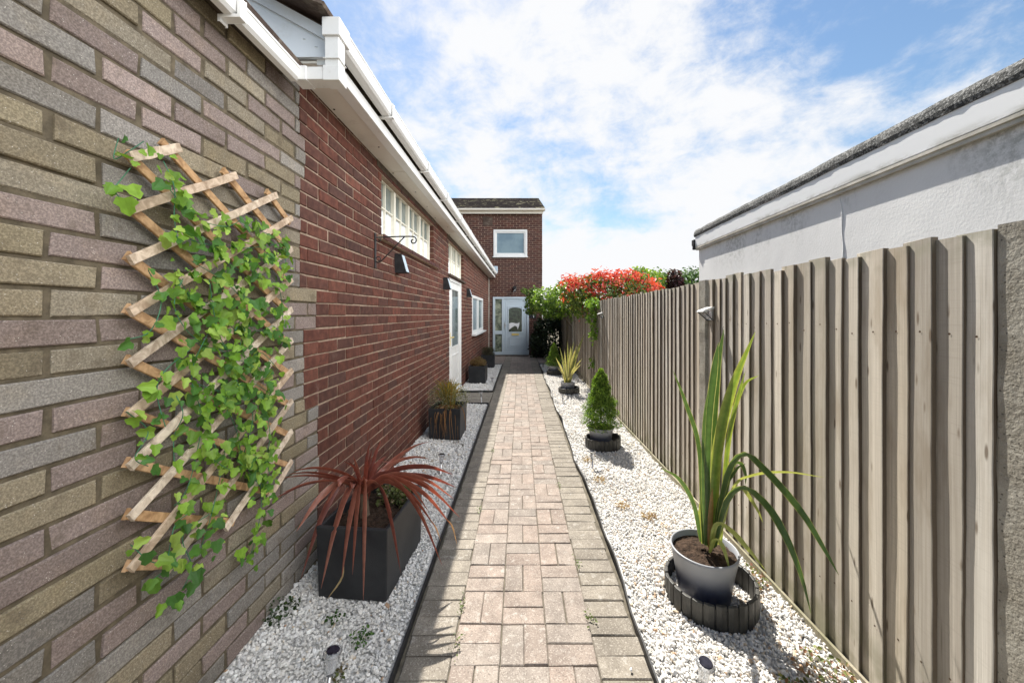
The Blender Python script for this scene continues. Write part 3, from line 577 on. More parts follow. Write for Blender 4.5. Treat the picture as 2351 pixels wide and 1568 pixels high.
bx = MB(); bx.box(-.98, -.80, -.09, .0, 2.88, 3.12); tag(bx.build('alarm_box', M['lightbox'], None, bevel=.01, loc=(-.89, 0, 2.88)), 'small pale blue box on the house wall beside the gutter end', 'alarm box').location = (-.89, HY-.004, 2.88)
# lamp and plate by the front door
t = empty('door_lamp', (-.20, HY-.01, 2.26), 0, 'small dark lamp on the brick above the front door', 'lamp')
m_ = MB(); m_.box(-.06, .06, -.03, 0, .0, .16); m_.tube([(0, -.02, .1), (0, -.12, .1)], .012, 8); m_.build('mount', M['iron'], t, bevel=.003)
m_ = MB(); m_.lathe([(0, .10), (.07, .06), (.075, .05), (0, .05)], 12, (0, -.12, 0)); m_.build('lamp_shade', M['iron'], t)
m_ = MB(); m_.lathe([(.035, .05), (.04, .02), (.03, -.03), (0, -.04)], 12, (0, -.12, 0)); m_.build('lamp_glass', M['clear'], t, True)
t = empty('house_number_plate', (.44, HY-.006, 1.38), 0, 'dark square plate with a white figure 1 right of the front door', 'number plate')
m_ = MB(); m_.box(-.11, .11, -.012, 0, -.08, .08); m_.build('plate', M['black'], t, bevel=.003)
m_ = MB(); m_.box(.012, .034, -.0155, -.0125, -.055, .055); m_.prism([(.012, .055), (.012, .03), (-.012, .022), (-.012, .032)], 'y', -.0155, -.0125); m_.build('numeral', M['white'], t)

# ------------------------------------------------------------------ rendered garage on the right
YAW = math.atan(.0424)
ga = empty('flat_roofed_garage', (2.19, 4.535, 0), -YAW, 'low white rendered garage with flat felt roof behind the fence', 'garage')
# local: wall face x=0, y negative comes towards the camera
mb = MB(); gy = np.linspace(-7, 0, 60)
mb.box(0, 4.0, -7, 0, -.05, 2.42); wl = mb.build('wall', M['render'], ga)
cr = MB(); pts = [(-.002, -2.12+.012*math.sin(z*9)+.006*math.sin(z*23), z) for z in np.linspace(1.2, 2.28, 20)]; cr.tube(pts, [.0035+.002*math.sin(i*1.3) for i in range(20)], 6); cr.build('render_bead', M['render'], ga, True)
mb = MB(); mb.box(-.034, -.001, -7, .03, 2.272, 2.428); mb.box(-.001, 4, .001, .03, 2.272, 2.428); mb.build('fascia', M['gfascia'], ga, bevel=.003)
mb = MB(); mb.prism([(-.026, 2.232), (-.026, 2.25), (-.033, 2.254), (-.033, 2.2715), (-.0015, 2.2715), (-.0015, 2.232)], 'y', -7, .025); mb.build('trim', M['trim'], ga)
mb = MB(); n = 140; V = []; rg = np.random.default_rng(12); prof = [(-.038, 2.400), (-.044, 2.425), (-.040, 2.458), (-.024, 2.484), (.02, 2.498), (.12, 2.496), (4.0, 2.49), (4.0, 2.40)]
ys = np.linspace(-7, .05, n); wob = np.cumsum(rg.normal(0, .0014, n)); wob -= np.linspace(0, wob[-1], n)
for i, y in enumerate(ys):
    for k, (x, z) in enumerate(prof): V.append((x+(rg.normal(0, .0012) if k < 5 else 0), y, z+wob[i]+(rg.normal(0, .0012) if 0 < k < 6 else 0)))
m_ = len(prof); F = [(i*m_+k, i*m_+(k+1) % m_, (i+1)*m_+(k+1) % m_, (i+1)*m_+k) for i in range(n-1) for k in range(m_)]+[tuple(range(m_)), tuple(range((n-1)*m_, n*m_))]
mb.add(V, F); mb.build('felt_roof', M['felt'], ga)
mb = MB(); mb.box(-.05, .04, .031, .10, 2.30, 2.37); mb.lathe([(.0, -.05), (.03, -.05), (.03, 0)], 12, (-.02, .07, 2.30)); mb.build('gutter_end', M['black'], ga, bevel=.004)

# ------------------------------------------------------------------ fence
fe = empty('closeboard_fence', (1.356, 0, 0), 0, 'tall weathered grey timber fence of overlapping boards between concrete posts', 'fence')
FENCE_C = [(.50, .455, .385), (.54, .495, .425), (.45, .41, .35), (.51, .475, .415), (.56, .51, .435), (.41, .375, .325), (.50, .445, .365), (.48, .455, .41)]
def boards(y0, y1, seed, top, w=.088):
    mb = MB(); rg = np.random.default_rng(seed); y = y0; nz = 18; zs = np.linspace(.015, 1, nz)
    while y < y1-.02:
        wd = w*(1+rg.normal(0, .11)); ye = min(y+wd+.028, y1+.01); th = .0172+rg.normal(0, .0022); tip = top+rg.normal(0, .0075); ph = rg.random(6)*6.3
        e = .0016*np.sin(zs*4+ph[0])+.0008*np.sin(zs*15+ph[1])+.0007*np.sin(zs*51+ph[2]); fx = .0007*np.sin(zs*6+ph[3])+.0003*np.sin(zs*19+ph[4])
        slip = rg.normal(0, .0015); V = []; E = []
        for i, z in enumerate(zs):
            zz = z*tip if i else .012; xf = -.004-th+fx[i]; yn = y+e[i]
            V += [(xf+.0012, yn+.0005, zz), (xf, yn+.003, zz), (-.005+slip+fx[i]*.3, ye, zz+(.003*math.sin(ph[5]) if i == nz-1 else 0)), (.0, ye, zz), (-.003, yn+.0005, zz)]
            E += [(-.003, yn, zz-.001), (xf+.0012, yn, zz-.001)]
        F = [(i*5+k, i*5+(k+1) % 5, (i+1)*5+(k+1) % 5, (i+1)*5+k) for i in range(nz-1) for k in range(5)]+[tuple(range(nz*5-5, nz*5))]
        c = np.array(FENCE_C[rg.integers(len(FENCE_C))])*(1+rg.normal(0, .12)); mb.add(V, F, c)
        for zn in (.29+rg.normal(0, .012), 1.39+rg.normal(0, .012)):      # rusty nail heads, flush in the face
            f_ = .30+rg.normal(0, .05); xn = -.004-th+(th-.001)*f_-.0018; yc = y+.003+(ye-y)*f_; a8 = np.arange(6)*math.pi/3; mb.add([(xn, yc+.0038*math.cos(q), zn+.0038*math.sin(q)) for q in a8], [tuple(range(6))], (.09, .055, .035))
        mb.add(E, [(2*i, 2*i+1, 2*i+3, 2*i+2) for i in range(nz-1)], np.array((.17, .135, .10))*(1+rg.normal(0, .2))); y += wd  # near edges: brown sawn timber, darkened further by shade put into the colour
    mb.box(.001, .03, y0, y1, .25, .33, (.25, .22, .18)); mb.box(.001, .03, y0, y1, 1.35, 1.43, (.25, .22, .18))
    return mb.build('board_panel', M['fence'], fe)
def post(y, h=1.70, rec=0):
    mb = MB(); rg = np.random.default_rng(int(y*10)); n = 24; V = []
    for i, z in enumerate(np.linspace(-.05, h, n)):
        j = rg.normal(0, .0012, 8); c = .006
        V += [(-.020+j[0]+rec, y, z), (-.026+j[1]+rec, y+c, z), (-.026+j[2]+rec, y+.09, z), (-.020+j[3]+rec, y+.096, z), (.07, y+.096, z), (.07, y, z)]
    F = [(i*6+k, i*6+(k+1) % 6, (i+1)*6+(k+1) % 6, (i+1)*6+k) for i in range(n-1) for k in range(6)]+[tuple(range(n*6-6, n*6))]
    mb.add(V, F); mb.build('post', M['concrete'], fe)
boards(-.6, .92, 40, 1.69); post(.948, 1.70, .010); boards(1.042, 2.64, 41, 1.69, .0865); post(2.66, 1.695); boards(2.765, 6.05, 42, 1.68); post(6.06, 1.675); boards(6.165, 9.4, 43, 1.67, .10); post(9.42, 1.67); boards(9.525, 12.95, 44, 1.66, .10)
mb = MB(); mb.box(-.034, -.0215, -.5, 12.9, -.02, .042, (.33, .30, .23)); mb.build('gravel_board', M['fence'], fe)

# ------------------------------------------------------------------ lamps, bracket on walls
def wall_light(y, z, label):
    r_ = empty('wall_light', (-1.20+.007*y, y, z), -math.atan(.007), label, 'wall light', 'black wedge lights on the red brick wall')
    m_ = MB(); m_.prism([(.001, -.085), (.105, -.085), (.060, .085), (.001, .085)], 'y', -.045, .045); m_.build('casing', M['black'], r_, bevel=.004)
    m_ = MB(); m_.prism([(.107, -.078), (.110, -.078), (.0655, .078), (.0625, .078)], 'y', -.040, .040); m_.build('front_plate', M['lightbox'], r_)
wall_light(3.50, 1.925, 'black wedge light under the hanging bracket, largest of three'); wall_light(5.60, 1.91, 'black wedge light just before the white side door, middle of three'); wall_light(7.90, 1.90, 'black wedge light past the side door, smallest of three')
br = empty('hanging_basket_bracket', (-1.20+.007*2.99, 2.99, 1.82), 0, 'black iron hanging basket bracket with scrolls below the long window', 'bracket')
m_ = MB(); m_.box(.001, .010, -.014, .014, 0, .285); m_.build('back_plate', M['iron'], br, bevel=.003)
sp_ = [(.30+.034*(1-q/14)*math.cos(math.pi/2-q*.55)+.010, 0, .222+.034*(1-q/15)*math.sin(math.pi/2-q*.55)) for q in range(0, 13)]
m_ = MB(); m_.tube([(.005, 0, .248), (.06, 0, .250), (.2, 0, .256), (.30, 0, .2565)]+sp_, .0055, 8); m_.build('arm', M['iron'], br, True)
m_ = MB(); m_.tube([(.24, 0, .252), (.18, 0, .19), (.11, 0, .115), (.05, 0, .055), (.028, 0, .045), (.008, 0, .055)], .005, 8)
for (cz, sg) in ((.232, -1), (.075, 1)): m_.tube([(.012+.018*(1-math.cos(q)), 0, cz+sg*.018*math.sin(q)) for q in np.linspace(0, 4.9, 14)], .0035, 6)
m_.build('brace', M['iron'], br, True)
fl = empty('fence_light', (1.337, 2.60, 1.45), 0, 'white solar fence light beside the concrete post nearest the garage corner', 'fence light', 'solar lights on the fence')
m_ = MB(); m_.prism([(-.10, .020), (-.085, .034), (0, .064), (0, .052), (-.085, .022)], 'y', -.06, .06); m_.build('roof_panel', M['pvc'], fl, bevel=.003)
m_ = MB(); m_.add([(-.002, -.055, -.055), (-.002, .055, -.055), (-.002, .055, .05), (-.002, -.055, .05), (-.085, -.055, .018), (-.085, .055, .018)], [(0, 1, 2, 3), (0, 4, 5, 1), (0, 3, 4), (1, 5, 2), (3, 2, 5, 4)]); m_.build('lens', M['clear'], fl)
m_ = MB(); m_.tube([(-.004, -.058, -.057), (-.087, -.058, .016)], .004, 6); m_.tube([(-.004, .058, -.057), (-.087, .058, .016)], .004, 6); m_.tube([(-.004, -.058, -.057), (-.004, .058, -.057)], .004, 6); m_.build('frame', M['black'], fl)
fl.scale = (.78, .78, .78); c = copy_tree(fl); c.location = (1.330, 6.0, 1.43); c['label'] = 'white solar fence light on the farther post under the red shrub'

# ------------------------------------------------------------------ trellis
tr = empty('wooden_trellis', (-1.20, 0, 0), -math.atan(.007), 'expanding diamond trellis of bare wooden slats hung on the buff brick wall', 'trellis')
TY0, TY1, TZ0, TZ1 = 1.10, 1.845, .615, 2.005; SLOPE = .62
def clip_line(c, sg):
    pts = []
    for y in np.linspace(TY0, TY1, 400):
        z = c+sg*SLOPE*(y-TY0)
        if TZ0 <= z <= TZ1: pts.append((y, z))
    return (pts[0], pts[-1]) if len(pts) > 20 else None
rg = np.random.default_rng(50)
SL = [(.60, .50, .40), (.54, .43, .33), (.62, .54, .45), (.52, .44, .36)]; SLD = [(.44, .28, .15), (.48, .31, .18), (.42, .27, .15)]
for sg in (1, -1):
    for i in range(-5, 14):
        c = 1.918-.152*i
        seg = clip_line(c, sg)
        if not seg: continue
        (ya, za), (yb, zb) = seg; d = np.array([yb-ya, zb-za]); l = np.linalg.norm(d); d /= l; nrm = np.array([-d[1], d[0]])*(.0138+rg.normal(0, .0006)); ex = .012; a = np.array([ya, za])-d*ex; b = np.array([yb, zb])+d*ex
        x0, x1 = (.036, .046) if sg > 0 else (.0245, .0345); m_ = MB(); seg_n = 6; V = []
        for k in range(seg_n+1):
            p = a+(b-a)*k/seg_n; wv = rg.normal(0, .0012); off = .001*math.sin(k+i)
            for (x, s_) in ((x0+off, -1), (x1+off, -1), (x1+off, 1), (x0+off, 1)): V.append((x, *(p+nrm*s_+d*0+np.array([0, wv]))))
        F = [(k*4+q, k*4+(q+1) % 4, k*4+4+(q+1) % 4, k*4+4+q) for k in range(seg_n) for q in range(4)]+[(0, 1, 2, 3), tuple(range(seg_n*4, seg_n*4+4))]
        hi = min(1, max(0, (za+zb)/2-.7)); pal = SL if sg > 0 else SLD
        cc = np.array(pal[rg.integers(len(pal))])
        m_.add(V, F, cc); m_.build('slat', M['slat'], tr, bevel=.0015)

# ------------------------------------------------------------------ leaf makers
def leaves(mb, pts, nrm, size, cols, rg, shape='oval', fold=.18, mi=0):
    """one folded leaf per point: pts (n,3), nrm (n,3) facing, size (n,), cols (n,3)"""
    n = len(pts)
    out = {'oval': [(0, 0), (.32, .28), (.30, .65), (0, 1), (-.30, .65), (-.32, .28)], 'long': [(0, 0), (.17, .3), (.15, .7), (0, 1), (-.15, .7), (-.17, .3)],
           'ivy': [(0, 0), (.30, -.10), (.52, .22), (.30, .45), (.30, .72), (0, 1.0), (-.30, .72), (-.30, .45), (-.52, .22), (-.30, -.10)], 'needle': [(0, 0), (.13, .45), (0, 1), (-.13, .45)]}[shape]
    out = np.array(out); k = len(out); nrm = nrm/(np.linalg.norm(nrm, axis=1)[:, None]+1e-9)
    rv = rg.normal(0, 1, (n, 3)); a = np.cross(nrm, rv); a /= np.linalg.norm(a, axis=1)[:, None]+1e-9; b = np.cross(nrm, a)
    if shape == 'ivy' : # hang mostly downwards
        dn = np.array([0, 0, -1.])+rg.normal(0, .55, (n, 3)); b = dn-nrm*np.sum(dn*nrm, 1)[:, None]; b /= np.linalg.norm(b, axis=1)[:, None]+1e-9; a = np.cross(b, nrm)
    V = pts[:, None, :]+size[:, None, None]*(out[None, :, 0, None]*a[:, None, :]+out[None, :, 1, None]*b[:, None, :]+(np.abs(out[None, :, 0, None])*fold*2-(out[None, :, 1, None]-.5)**2*fold*1.2)*nrm[:, None, :])
    base = (np.arange(n)*k)[:, None]; h = k//2
    F1 = base+np.arange(0, h+1)[None]; F2 = base+np.array([0]+list(range(h, k)))[None]
    C = np.repeat(cols, k, axis=0); mb.add(V.reshape(-1, 3), F1, C, mi)
    m2 = len(mb.f); mb.f.append(F2+(mb.n-n*k)); mb.m.append(np.full(n, mi))
def strap(mb, pts, w, cols, seg=14, prof=None, fold=.25, twist=0, rg=None):
    """strap leaf along a smooth curve; cols = colours across (5)"""
    pts = np.array(pts, float); n = len(pts); t = np.linspace(0, n-1, seg); C = []
    def cr(i): return pts[min(max(i, 0), n-1)]
    for q in t:
        i = min(int(q), n-2); f = q-i; p0, p1, p2, p3 = cr(i-1) if i > 0 else 2*pts[0]-pts[1], cr(i), cr(i+1), cr(i+2) if i+2 < n else 2*pts[-1]-pts[-2]
        C.append(.5*((2*p1)+(-p0+p2)*f+(2*p0-5*p1+4*p2-p3)*f*f+(-p0+3*p1-3*p2+p3)*f**3))
    C = np.array(C); T = np.gradient(C, axis=0); T /= np.linalg.norm(T, axis=1)[:, None]+1e-9
    side = np.array([-.25, -.0, 0])+0*T; view = C-np.array([0, 0, 1.2]); S = np.cross(T, np.array([0.15, 1.0, .35])); S /= np.linalg.norm(S, axis=1)[:, None]+1e-9
    if twist:
        a = np.linspace(0, twist, seg)[:, None]; B_ = np.cross(T, S); S = S*np.cos(a)+B_*np.sin(a)
    Nn = np.cross(S, T); u = np.linspace(0, 1, seg)
    pw = prof(u) if prof else np.clip(np.minimum((u+.02)*6*.5+.45, 1)*np.minimum((1-u)*2.6, 1)**.8, .03, 1)
    V = []; K = []
    for k, s_ in enumerate((-1, -.80, 0, .80, 1)):
        V.append(C+S*(w*.5*s_*pw)[:, None]+Nn*(abs(s_)*fold*w*.5*pw)[:, None]); K.append(np.tile(np.array(cols[k]), (seg, 1)))
    V = np.stack(V, 1); K = np.stack(K, 1); i = np.arange(seg-1)[:, None]*5+np.arange(4)[None]; i = i.ravel()
    mb.add(V.reshape(-1, 3), np.stack([i, i+1, i+6, i+5], 1), K.reshape(-1, 3))

# ------------------------------------------------------------------ artificial ivy on the trellis (kept inside the outline it has on the wall)
iv = empty('artificial_ivy', (-1.155, 1.45, 1.3), 0, 'bright green artificial ivy garland draped down the wooden trellis', 'ivy garland')
rg = np.random.default_rng(60)
def wallpt(x, y, off): # reading -> point on the plane parallel to the wall
    X = -(1.20-off); Yd = F_PX*X/(x-VPX-6); X = -1.20+.007*Yd+off; Yd = F_PX*X/(x-VPX); return np.array([X, Yd, CAM_Z+(VPY-y)*Yd/F_PX])
STR = [[(272, 318), (262, 365), (300, 345), (330, 325)], [(300, 385), (262, 430), (250, 425), (280, 460)], [(375, 370), (400, 430), (400, 500), (410, 560)], [(385, 430), (450, 500), (520, 520), (560, 500)],
       [(410, 540), (470, 560), (560, 570), (640, 560)], [(560, 520), (620, 540), (655, 570), (650, 640)], [(420, 640), (400, 700), (430, 760), (480, 800)], [(440, 600), (520, 650), (560, 700), (540, 760)],
       [(570, 600), (600, 640), (640, 660), (650, 740)], [(340, 620), (370, 690), (345, 760), (290, 780)], [(480, 640), (500, 760), (540, 850), (520, 950)], [(560, 760), (540, 860), (580, 950), (560, 1040)],
       [(480, 760), (440, 860), (470, 960), (500, 1040)], [(540, 800), (600, 850), (620, 900), (600, 960)], [(440, 800), (380, 850), (360, 900), (380, 980)], [(290, 945), (340, 990), (310, 1050), (340, 1070)],
       [(400, 900), (420, 950), (400, 1000), (400, 1060)], [(500, 900), (540, 980), (560, 1060), (600, 1120)], [(600, 900), (620, 1000), (600, 1080), (610, 1140)], [(460, 1000), (440, 1090), (420, 1140), (400, 1160)],
       [(520, 1020), (500, 1120), (480, 1200), (460, 1260)], [(590, 1060), (600, 1150), (590, 1220), (570, 1290)], [(480, 1180), (420, 1230), (440, 1300), (420, 1350)], [(300, 1250), (350, 1290), (400, 1290), (350, 1330)],
       [(500, 800), (560, 830), (600, 810), (640, 850)], [(430, 680), (500, 700), (560, 680), (620, 720)], [(450, 880), (520, 900), (580, 880), (640, 920)], [(470, 1040), (540, 1080), (600, 1040), (620, 1090)],
       [(545, 720), (590, 760), (630, 750), (655, 800)], [(500, 580), (550, 620), (600, 590), (650, 600)], [(400, 620), (450, 700), (510, 730), (560, 780)], [(430, 1180), (400, 1210), (380, 1300), (350, 1330)]]
st = MB(); lp = []; wts = []
for si, s_ in enumerate(STR):
    base_off = rg.uniform(.05, .075); ctl = np.array([wallpt(x, y, base_off+rg.uniform(-.01, .025)) for x, y in s_]); seg = []
    for q in np.linspace(0, 1, 26):
        q3 = q*3; i = min(int(q3), 2); f = q3-i; p0 = ctl[max(i-1, 0)]; p1 = ctl[i]; p2 = ctl[i+1]; p3 = ctl[min(i+2, 3)]
        seg.append(.5*((2*p1)+(-p0+p2)*f+(2*p0-5*p1+4*p2-p3)*f*f+(-p0+3*p1-3*p2+p3)*f**3))
    st.tube(seg, .0014, 5); seg = np.array(seg); ln = np.sum(np.linalg.norm(np.diff(seg, axis=0), axis=1)); sparse = si in (0, 1, 9, 15, 23, 16, 31)
    n = int(ln/(.030 if sparse else .0122)); idx = np.linspace(0, 25, n).astype(int); lp.append(seg[idx]+rg.normal(0, .006 if sparse else .028, (n, 3))*np.array([.5, 1, 1])+np.array([.010, 0, 0]))
lp = np.concatenate(lp); lp[:, 0] = np.maximum(lp[:, 0], -1.20+.007*lp[:, 1]+.035); n = len(lp)
mb = MB(); nr = np.array([1., -.25, .30])+rg.normal(0, .5, (n, 3)); nr[:, 0] = np.abs(nr[:, 0])+.2
IV = np.array([(.15, .29, .03), (.19, .34, .035), (.11, .23, .03), (.23, .38, .05), (.075, .19, .03), (.31, .44, .08), (.06, .16, .03)])
cols = IV[rg.integers(len(IV), size=n)]*(1+rg.normal(0, .12, (n, 1)))
leaves(mb, lp, nr, np.clip(rg.normal(.032, .010, n), .014, .054), np.clip(cols, .01, .6), rg, 'ivy', .14)
mb.build('foliage', M['silk'], iv, loc=(-1.155, 1.45, 1.3)).location = (0, 0, 0); st.build('stems', M['stem'], iv, True, loc=(-1.155, 1.45, 1.3)).location = (0, 0, 0)

# ------------------------------------------------------------------ pots and plants on the right
def pot_and_ring(x, y, scale, name, label, cat, ringlabel, seed, rr=.20, group=None):
    rg = np.random.default_rng(seed); h = .245*scale; r1, r0 = .162*scale, .115*scale
    t = empty(name, (x, y, .012), 0, label, cat, group)
    m_ = MB(); m_.lathe([(0, .0), (r0, .0), (r0+.006, .006), (r1-.02*scale, h*.6), (r1-.004, h-.02), (r1, h-.004), (r1-.004, h), (r1-.010, h-.002), (r1-.012, h-.035), (r1-.016, h-.04)], 48); m_.build('pot', M['pot'], t, True)
    s_ = MB(); nr, na = 10, 40; V = [(0, 0, h-.035)]; 
    for i in range(1, nr+1):
        for k in range(na): q = 2*math.pi*k/na; r_ = (r1-.013)*i/nr; V.append((r_*math.cos(q), r_*math.sin(q), h-.032+rg.normal(0, .003)+.010*(1-i/nr)))
    F = [(0, 1+k, 1+(k+1) % na) for k in range(na)]+[(1+(i-1)*na+k, 1+(i-1)*na+(k+1) % na, 1+i*na+(k+1) % na, 1+i*na+k) for i in range(1, nr) for k in range(na)]
    s_.add(V, F); s_.build('soil', M['soil'], t, True)
    ry = empty('planter_ring', (x+.02*scale, y-.02, .005), 0, ringlabel, 'edging ring', 'dark ridged rings round the pots')
    m_ = MB(); np_ = 26
    for k in range(np_):
        q0, q1 = 2*math.pi*k/np_, 2*math.pi*(k+1)/np_; g = .012; hh = .115+.012*math.sin(q0*1.0+2.2)+rg.normal(0, .002)
        a0, a1 = q0+g, q1-g; ro, ri = rr, rr-.014; V = []
        for z in (0, hh):
            for (r_, a_) in ((ro, a0), (ro+.003, (a0+a1)/2), (ro, a1), (ri, a1), (ri, a0)): V.append((r_*math.cos(a_), r_*math.sin(a_), z))
        m_.add(V, [(5, 6, 7, 8, 9)]+[(i, (i+1) % 5, 5+(i+1) % 5, 5+i) for i in range(5)])
    m_.lathe([(rr-.006, 0), (rr-.006, .098)], 52); m_.lathe([(rr-.010, .098), (rr-.010, 0)], 52)
    m_.build('ring_wall', M['ring'], ry, bevel=.003)
    s_ = MB(); rs = np.random.default_rng(seed+1); s2_ = MB()
    return t, ry
PX, PY = .973, 1.90
t, _ = pot_and_ring(.942, 1.90, 1.0, 'potted_flax', 'tall striped flax in the nearest grey ombre pot by the fence', 'potted plant', 'dark ridged edging ring round the nearest flax pot', 70, .212)
mb = MB(); CR = (.50, .48, .22); CG = (.042, .095, .028); CG2 = (.065, .125, .035); YE = (.27, .34, .07); YG = (.42, .43, .13)
def fl(pts, w, kind=0, fold=.3, tw=0):
    cols = {0: (CR, CG, CG2, CG, CR), 1: (YG, YE, (.14, .24, .04), YE, YG), 2: ((.42, .42, .16), CG2, CG2, CG2, (.42, .42, .16)), 3: ((.42, .25, .10), (.40, .22, .08), (.38, .26, .09), (.40, .22, .08), (.45, .3, .12)), 4: (YG, (.35, .40, .12), (.30, .36, .10), (.35, .40, .12), YG)}[kind]
    strap(mb, [np.array(P(*p))-np.array([.942, 1.90, .012]) for p in pts], w*.84, cols, 18, None, fold, tw)
fl([(1630, 1255, 1.90), (1634, 1035, 1.92), (1645, 869, 1.94), (1662, 756, 1.95)], .060, 0)
fl([(1622, 1252, 1.89), (1626, 1000, 1.87), (1641, 850, 1.86), (1650, 785, 1.86)], .046, 0)
fl([(1636, 1258, 1.89), (1645, 1062, 1.88), (1680, 900, 1.87), (1734, 762, 1.86)], .066, 1)
fl([(1650, 1250, 1.92), (1676, 1000, 1.95), (1706, 890, 1.97), (1743, 861, 1.97)], .028, 1)
fl([(1655, 1250, 1.90), (1670, 1040, 1.90), (1690, 930, 1.91), (1712, 850, 1.92)], .030, 1)
fl([(1615, 1248, 1.90), (1606, 1035, 1.90), (1576, 930, 1.90), (1545, 850, 1.90)], .026, 2)
fl([(1609, 1243, 1.90), (1594, 1161, 1.88), (1560, 1101, 1.86), (1515, 1073, 1.84)], .026, 2)
fl([(1640, 1255, 1.88), (1667, 1101, 1.82), (1706, 1043, 1.74), (1761, 1084, 1.66), (1838, 1172, 1.56), (1893, 1261, 1.49), (1926, 1320, 1.45)], .036, 2, .2)
fl([(1642, 1255, 1.87), (1667, 1156, 1.80), (1706, 1120, 1.72), (1761, 1161, 1.64), (1805, 1233, 1.57), (1840, 1322, 1.52), (1862, 1408, 1.50)], .038, 2, .2)
fl([(1650, 1250, 1.9), (1683, 1123, 1.84), (1728, 1092, 1.74), (1805, 1084, 1.64), (1893, 1096, 1.56)], .020, 4)
fl([(1645, 1252, 1.9), (1678, 1085, 1.88), (1700, 1064, 1.86), (1712, 1090, 1.85), (1711, 1114, 1.85)], .022, 2)
fl([(1642, 1252, 1.9), (1668, 1160, 1.86), (1700, 1120, 1.82), (1736, 1165, 1.78), (1752, 1200, 1.76)], .022, 4)
fl([(1630, 1266, 1.86), (1645, 1205, 1.82), (1680, 1220, 1.77), (1722, 1266, 1.72), (1757, 1308, 1.69)], .030, 4)
fl([(1630, 1269, 1.85), (1642, 1240, 1.82), (1661, 1258, 1.79), (1678, 1318, 1.76)], .026, 4)
fl([(1626, 1255, 1.91), (1640, 1060, 1.93), (1668, 930, 1.95), (1700, 870, 1.96)], .022, 0); fl([(1620, 1250, 1.88), (1614, 1100, 1.86), (1618, 960, 1.84), (1630, 880, 1.83)], .020, 2)
fl([(1612, 1248, 1.91), (1607, 1190, 1.91), (1606, 1150, 1.91)], .016, 4); fl([(1624, 1252, 1.90), (1622, 1130, 1.9), (1618, 1040, 1.9)], .024, 3); fl([(1630, 1262, 1.88), (1632, 1180, 1.88), (1636, 1120, 1.88)], .030, 3)
fl([(1640, 1258, 1.88), (1652, 1150, 1.87), (1690, 1080, 1.86), (1712, 1064, 1.86)], .022, 2); fl([(1618, 1250, 1.91), (1612, 1090, 1.92), (1600, 990, 1.93)], .022, 2)
mb.build('foliage', M['strap'], t, True)
# conifers
def conifer(t, z0, H, Rb, seed, nleaf=9000, lump=.16):
    rg = np.random.default_rng(seed); n = nleaf; u = rg.random(n)**.75*.98; z = u; a = rg.random(n)*2*math.pi
    env = np.interp(z, [0, .12, .3, .5, .7, .88, 1], [.82, 1.0, .93, .68, .46, .30, .06])
    ph = rg.random(8)*6.3; lum = 1+lump*(np.sin(3*a+5*z*6+ph[0])*.6+np.sin(5*a-9*z*3+ph[1])*.5+np.sin(2*a+17*z+ph[2])*.5)
    r_ = Rb*env*lum*np.sqrt(rg.uniform(.30, 1.06, n)); pts = np.stack([r_*np.cos(a), r_*np.sin(a), z0-.01+z*H], 1)
    nr = np.stack([np.cos(a), np.sin(a), .45+0*a], 1)+rg.normal(0, .55, (n, 3)); mb = MB()
    G = np.array([(.075, .17, .02), (.11, .22, .03), (.05, .12, .018), (.16, .27, .04), (.04, .09, .016)]); c = G[rg.integers(5, size=n)]*(1+rg.normal(0, .12, (n, 1)))
    leaves(mb, pts, nr, rg.uniform(.014, .030, n), np.clip(c, .01, .5), rg, 'needle', .2)
    # brighter upright tips
    m2 = n//3; a = rg.random(m2)*2*math.pi; z = rg.random(m2)**.8; env2 = np.interp(z, [0, .12, .3, .5, .7, .88, 1], [.82, 1.0, .93, .68, .46, .30, .06]); lum = 1+lump*(np.sin(3*a+5*z*6+ph[0])*.6+np.sin(5*a-9*z*3+ph[1])*.5+np.sin(2*a+17*z+ph[2])*.5)
    r_ = Rb*env2*lum*rg.uniform(.95, 1.1, m2); pts = np.stack([r_*np.cos(a), r_*np.sin(a), z0+z*H], 1); nr = np.stack([np.cos(a), np.sin(a), .1+0*a], 1)+rg.normal(0, .4, (m2, 3))
    leaves(mb, pts, nr, rg.uniform(.018, .034, m2), np.tile((.22, .34, .05), (m2, 1))*(1+rg.normal(0, .12, (m2, 1))), rg, 'needle', .2)
    mb.build('crown', M['leaf'], t); k = MB(); k.tube([(0, 0, z0-.05), (0, 0, z0+H*.5), (0, 0, z0+H*.9)], [.014, .009, .003], 7); k.build('trunk', M['bark'], t)
t, _ = pot_and_ring(.880, 4.05, .86, 'potted_conifer', 'bright green cone conifer in a grey pot, nearer of the two', 'potted plant', 'dark ridged ring round the nearer conifer pot', 80, .188, 'small conifers in grey pots'); conifer(t, .19, .64, .174, 81, 17000, .27)
t, _ = pot_and_ring(.80, 8.85, .86, 'potted_conifer', 'small cone conifer in a grey pot at the far shady end of the bed', 'potted plant', 'dark ridged ring round the far conifer pot near the house', 82, .19, 'small conifers in grey pots'); conifer(t, .19, .54, .175, 83, 8000)
t, _ = pot_and_ring(.865, 6.76, .84, 'potted_flax', 'yellow striped flax fanning from the smaller grey pot midway along the fence', 'potted plant', 'dark ridged ring round the yellow flax pot between two conifers', 84, .19)
mb = MB(); org = np.array([.865, 6.76, .012]); rg = np.random.default_rng(85); yc = ((.46, .42, .18), (.28, .29, .11), (.15, .19, .07), (.28, .29, .11), (.46, .42, .18)); yo = ((.48, .44, .21), (.38, .36, .16), (.29, .29, .13), (.38, .36, .16), (.48, .44, .21))
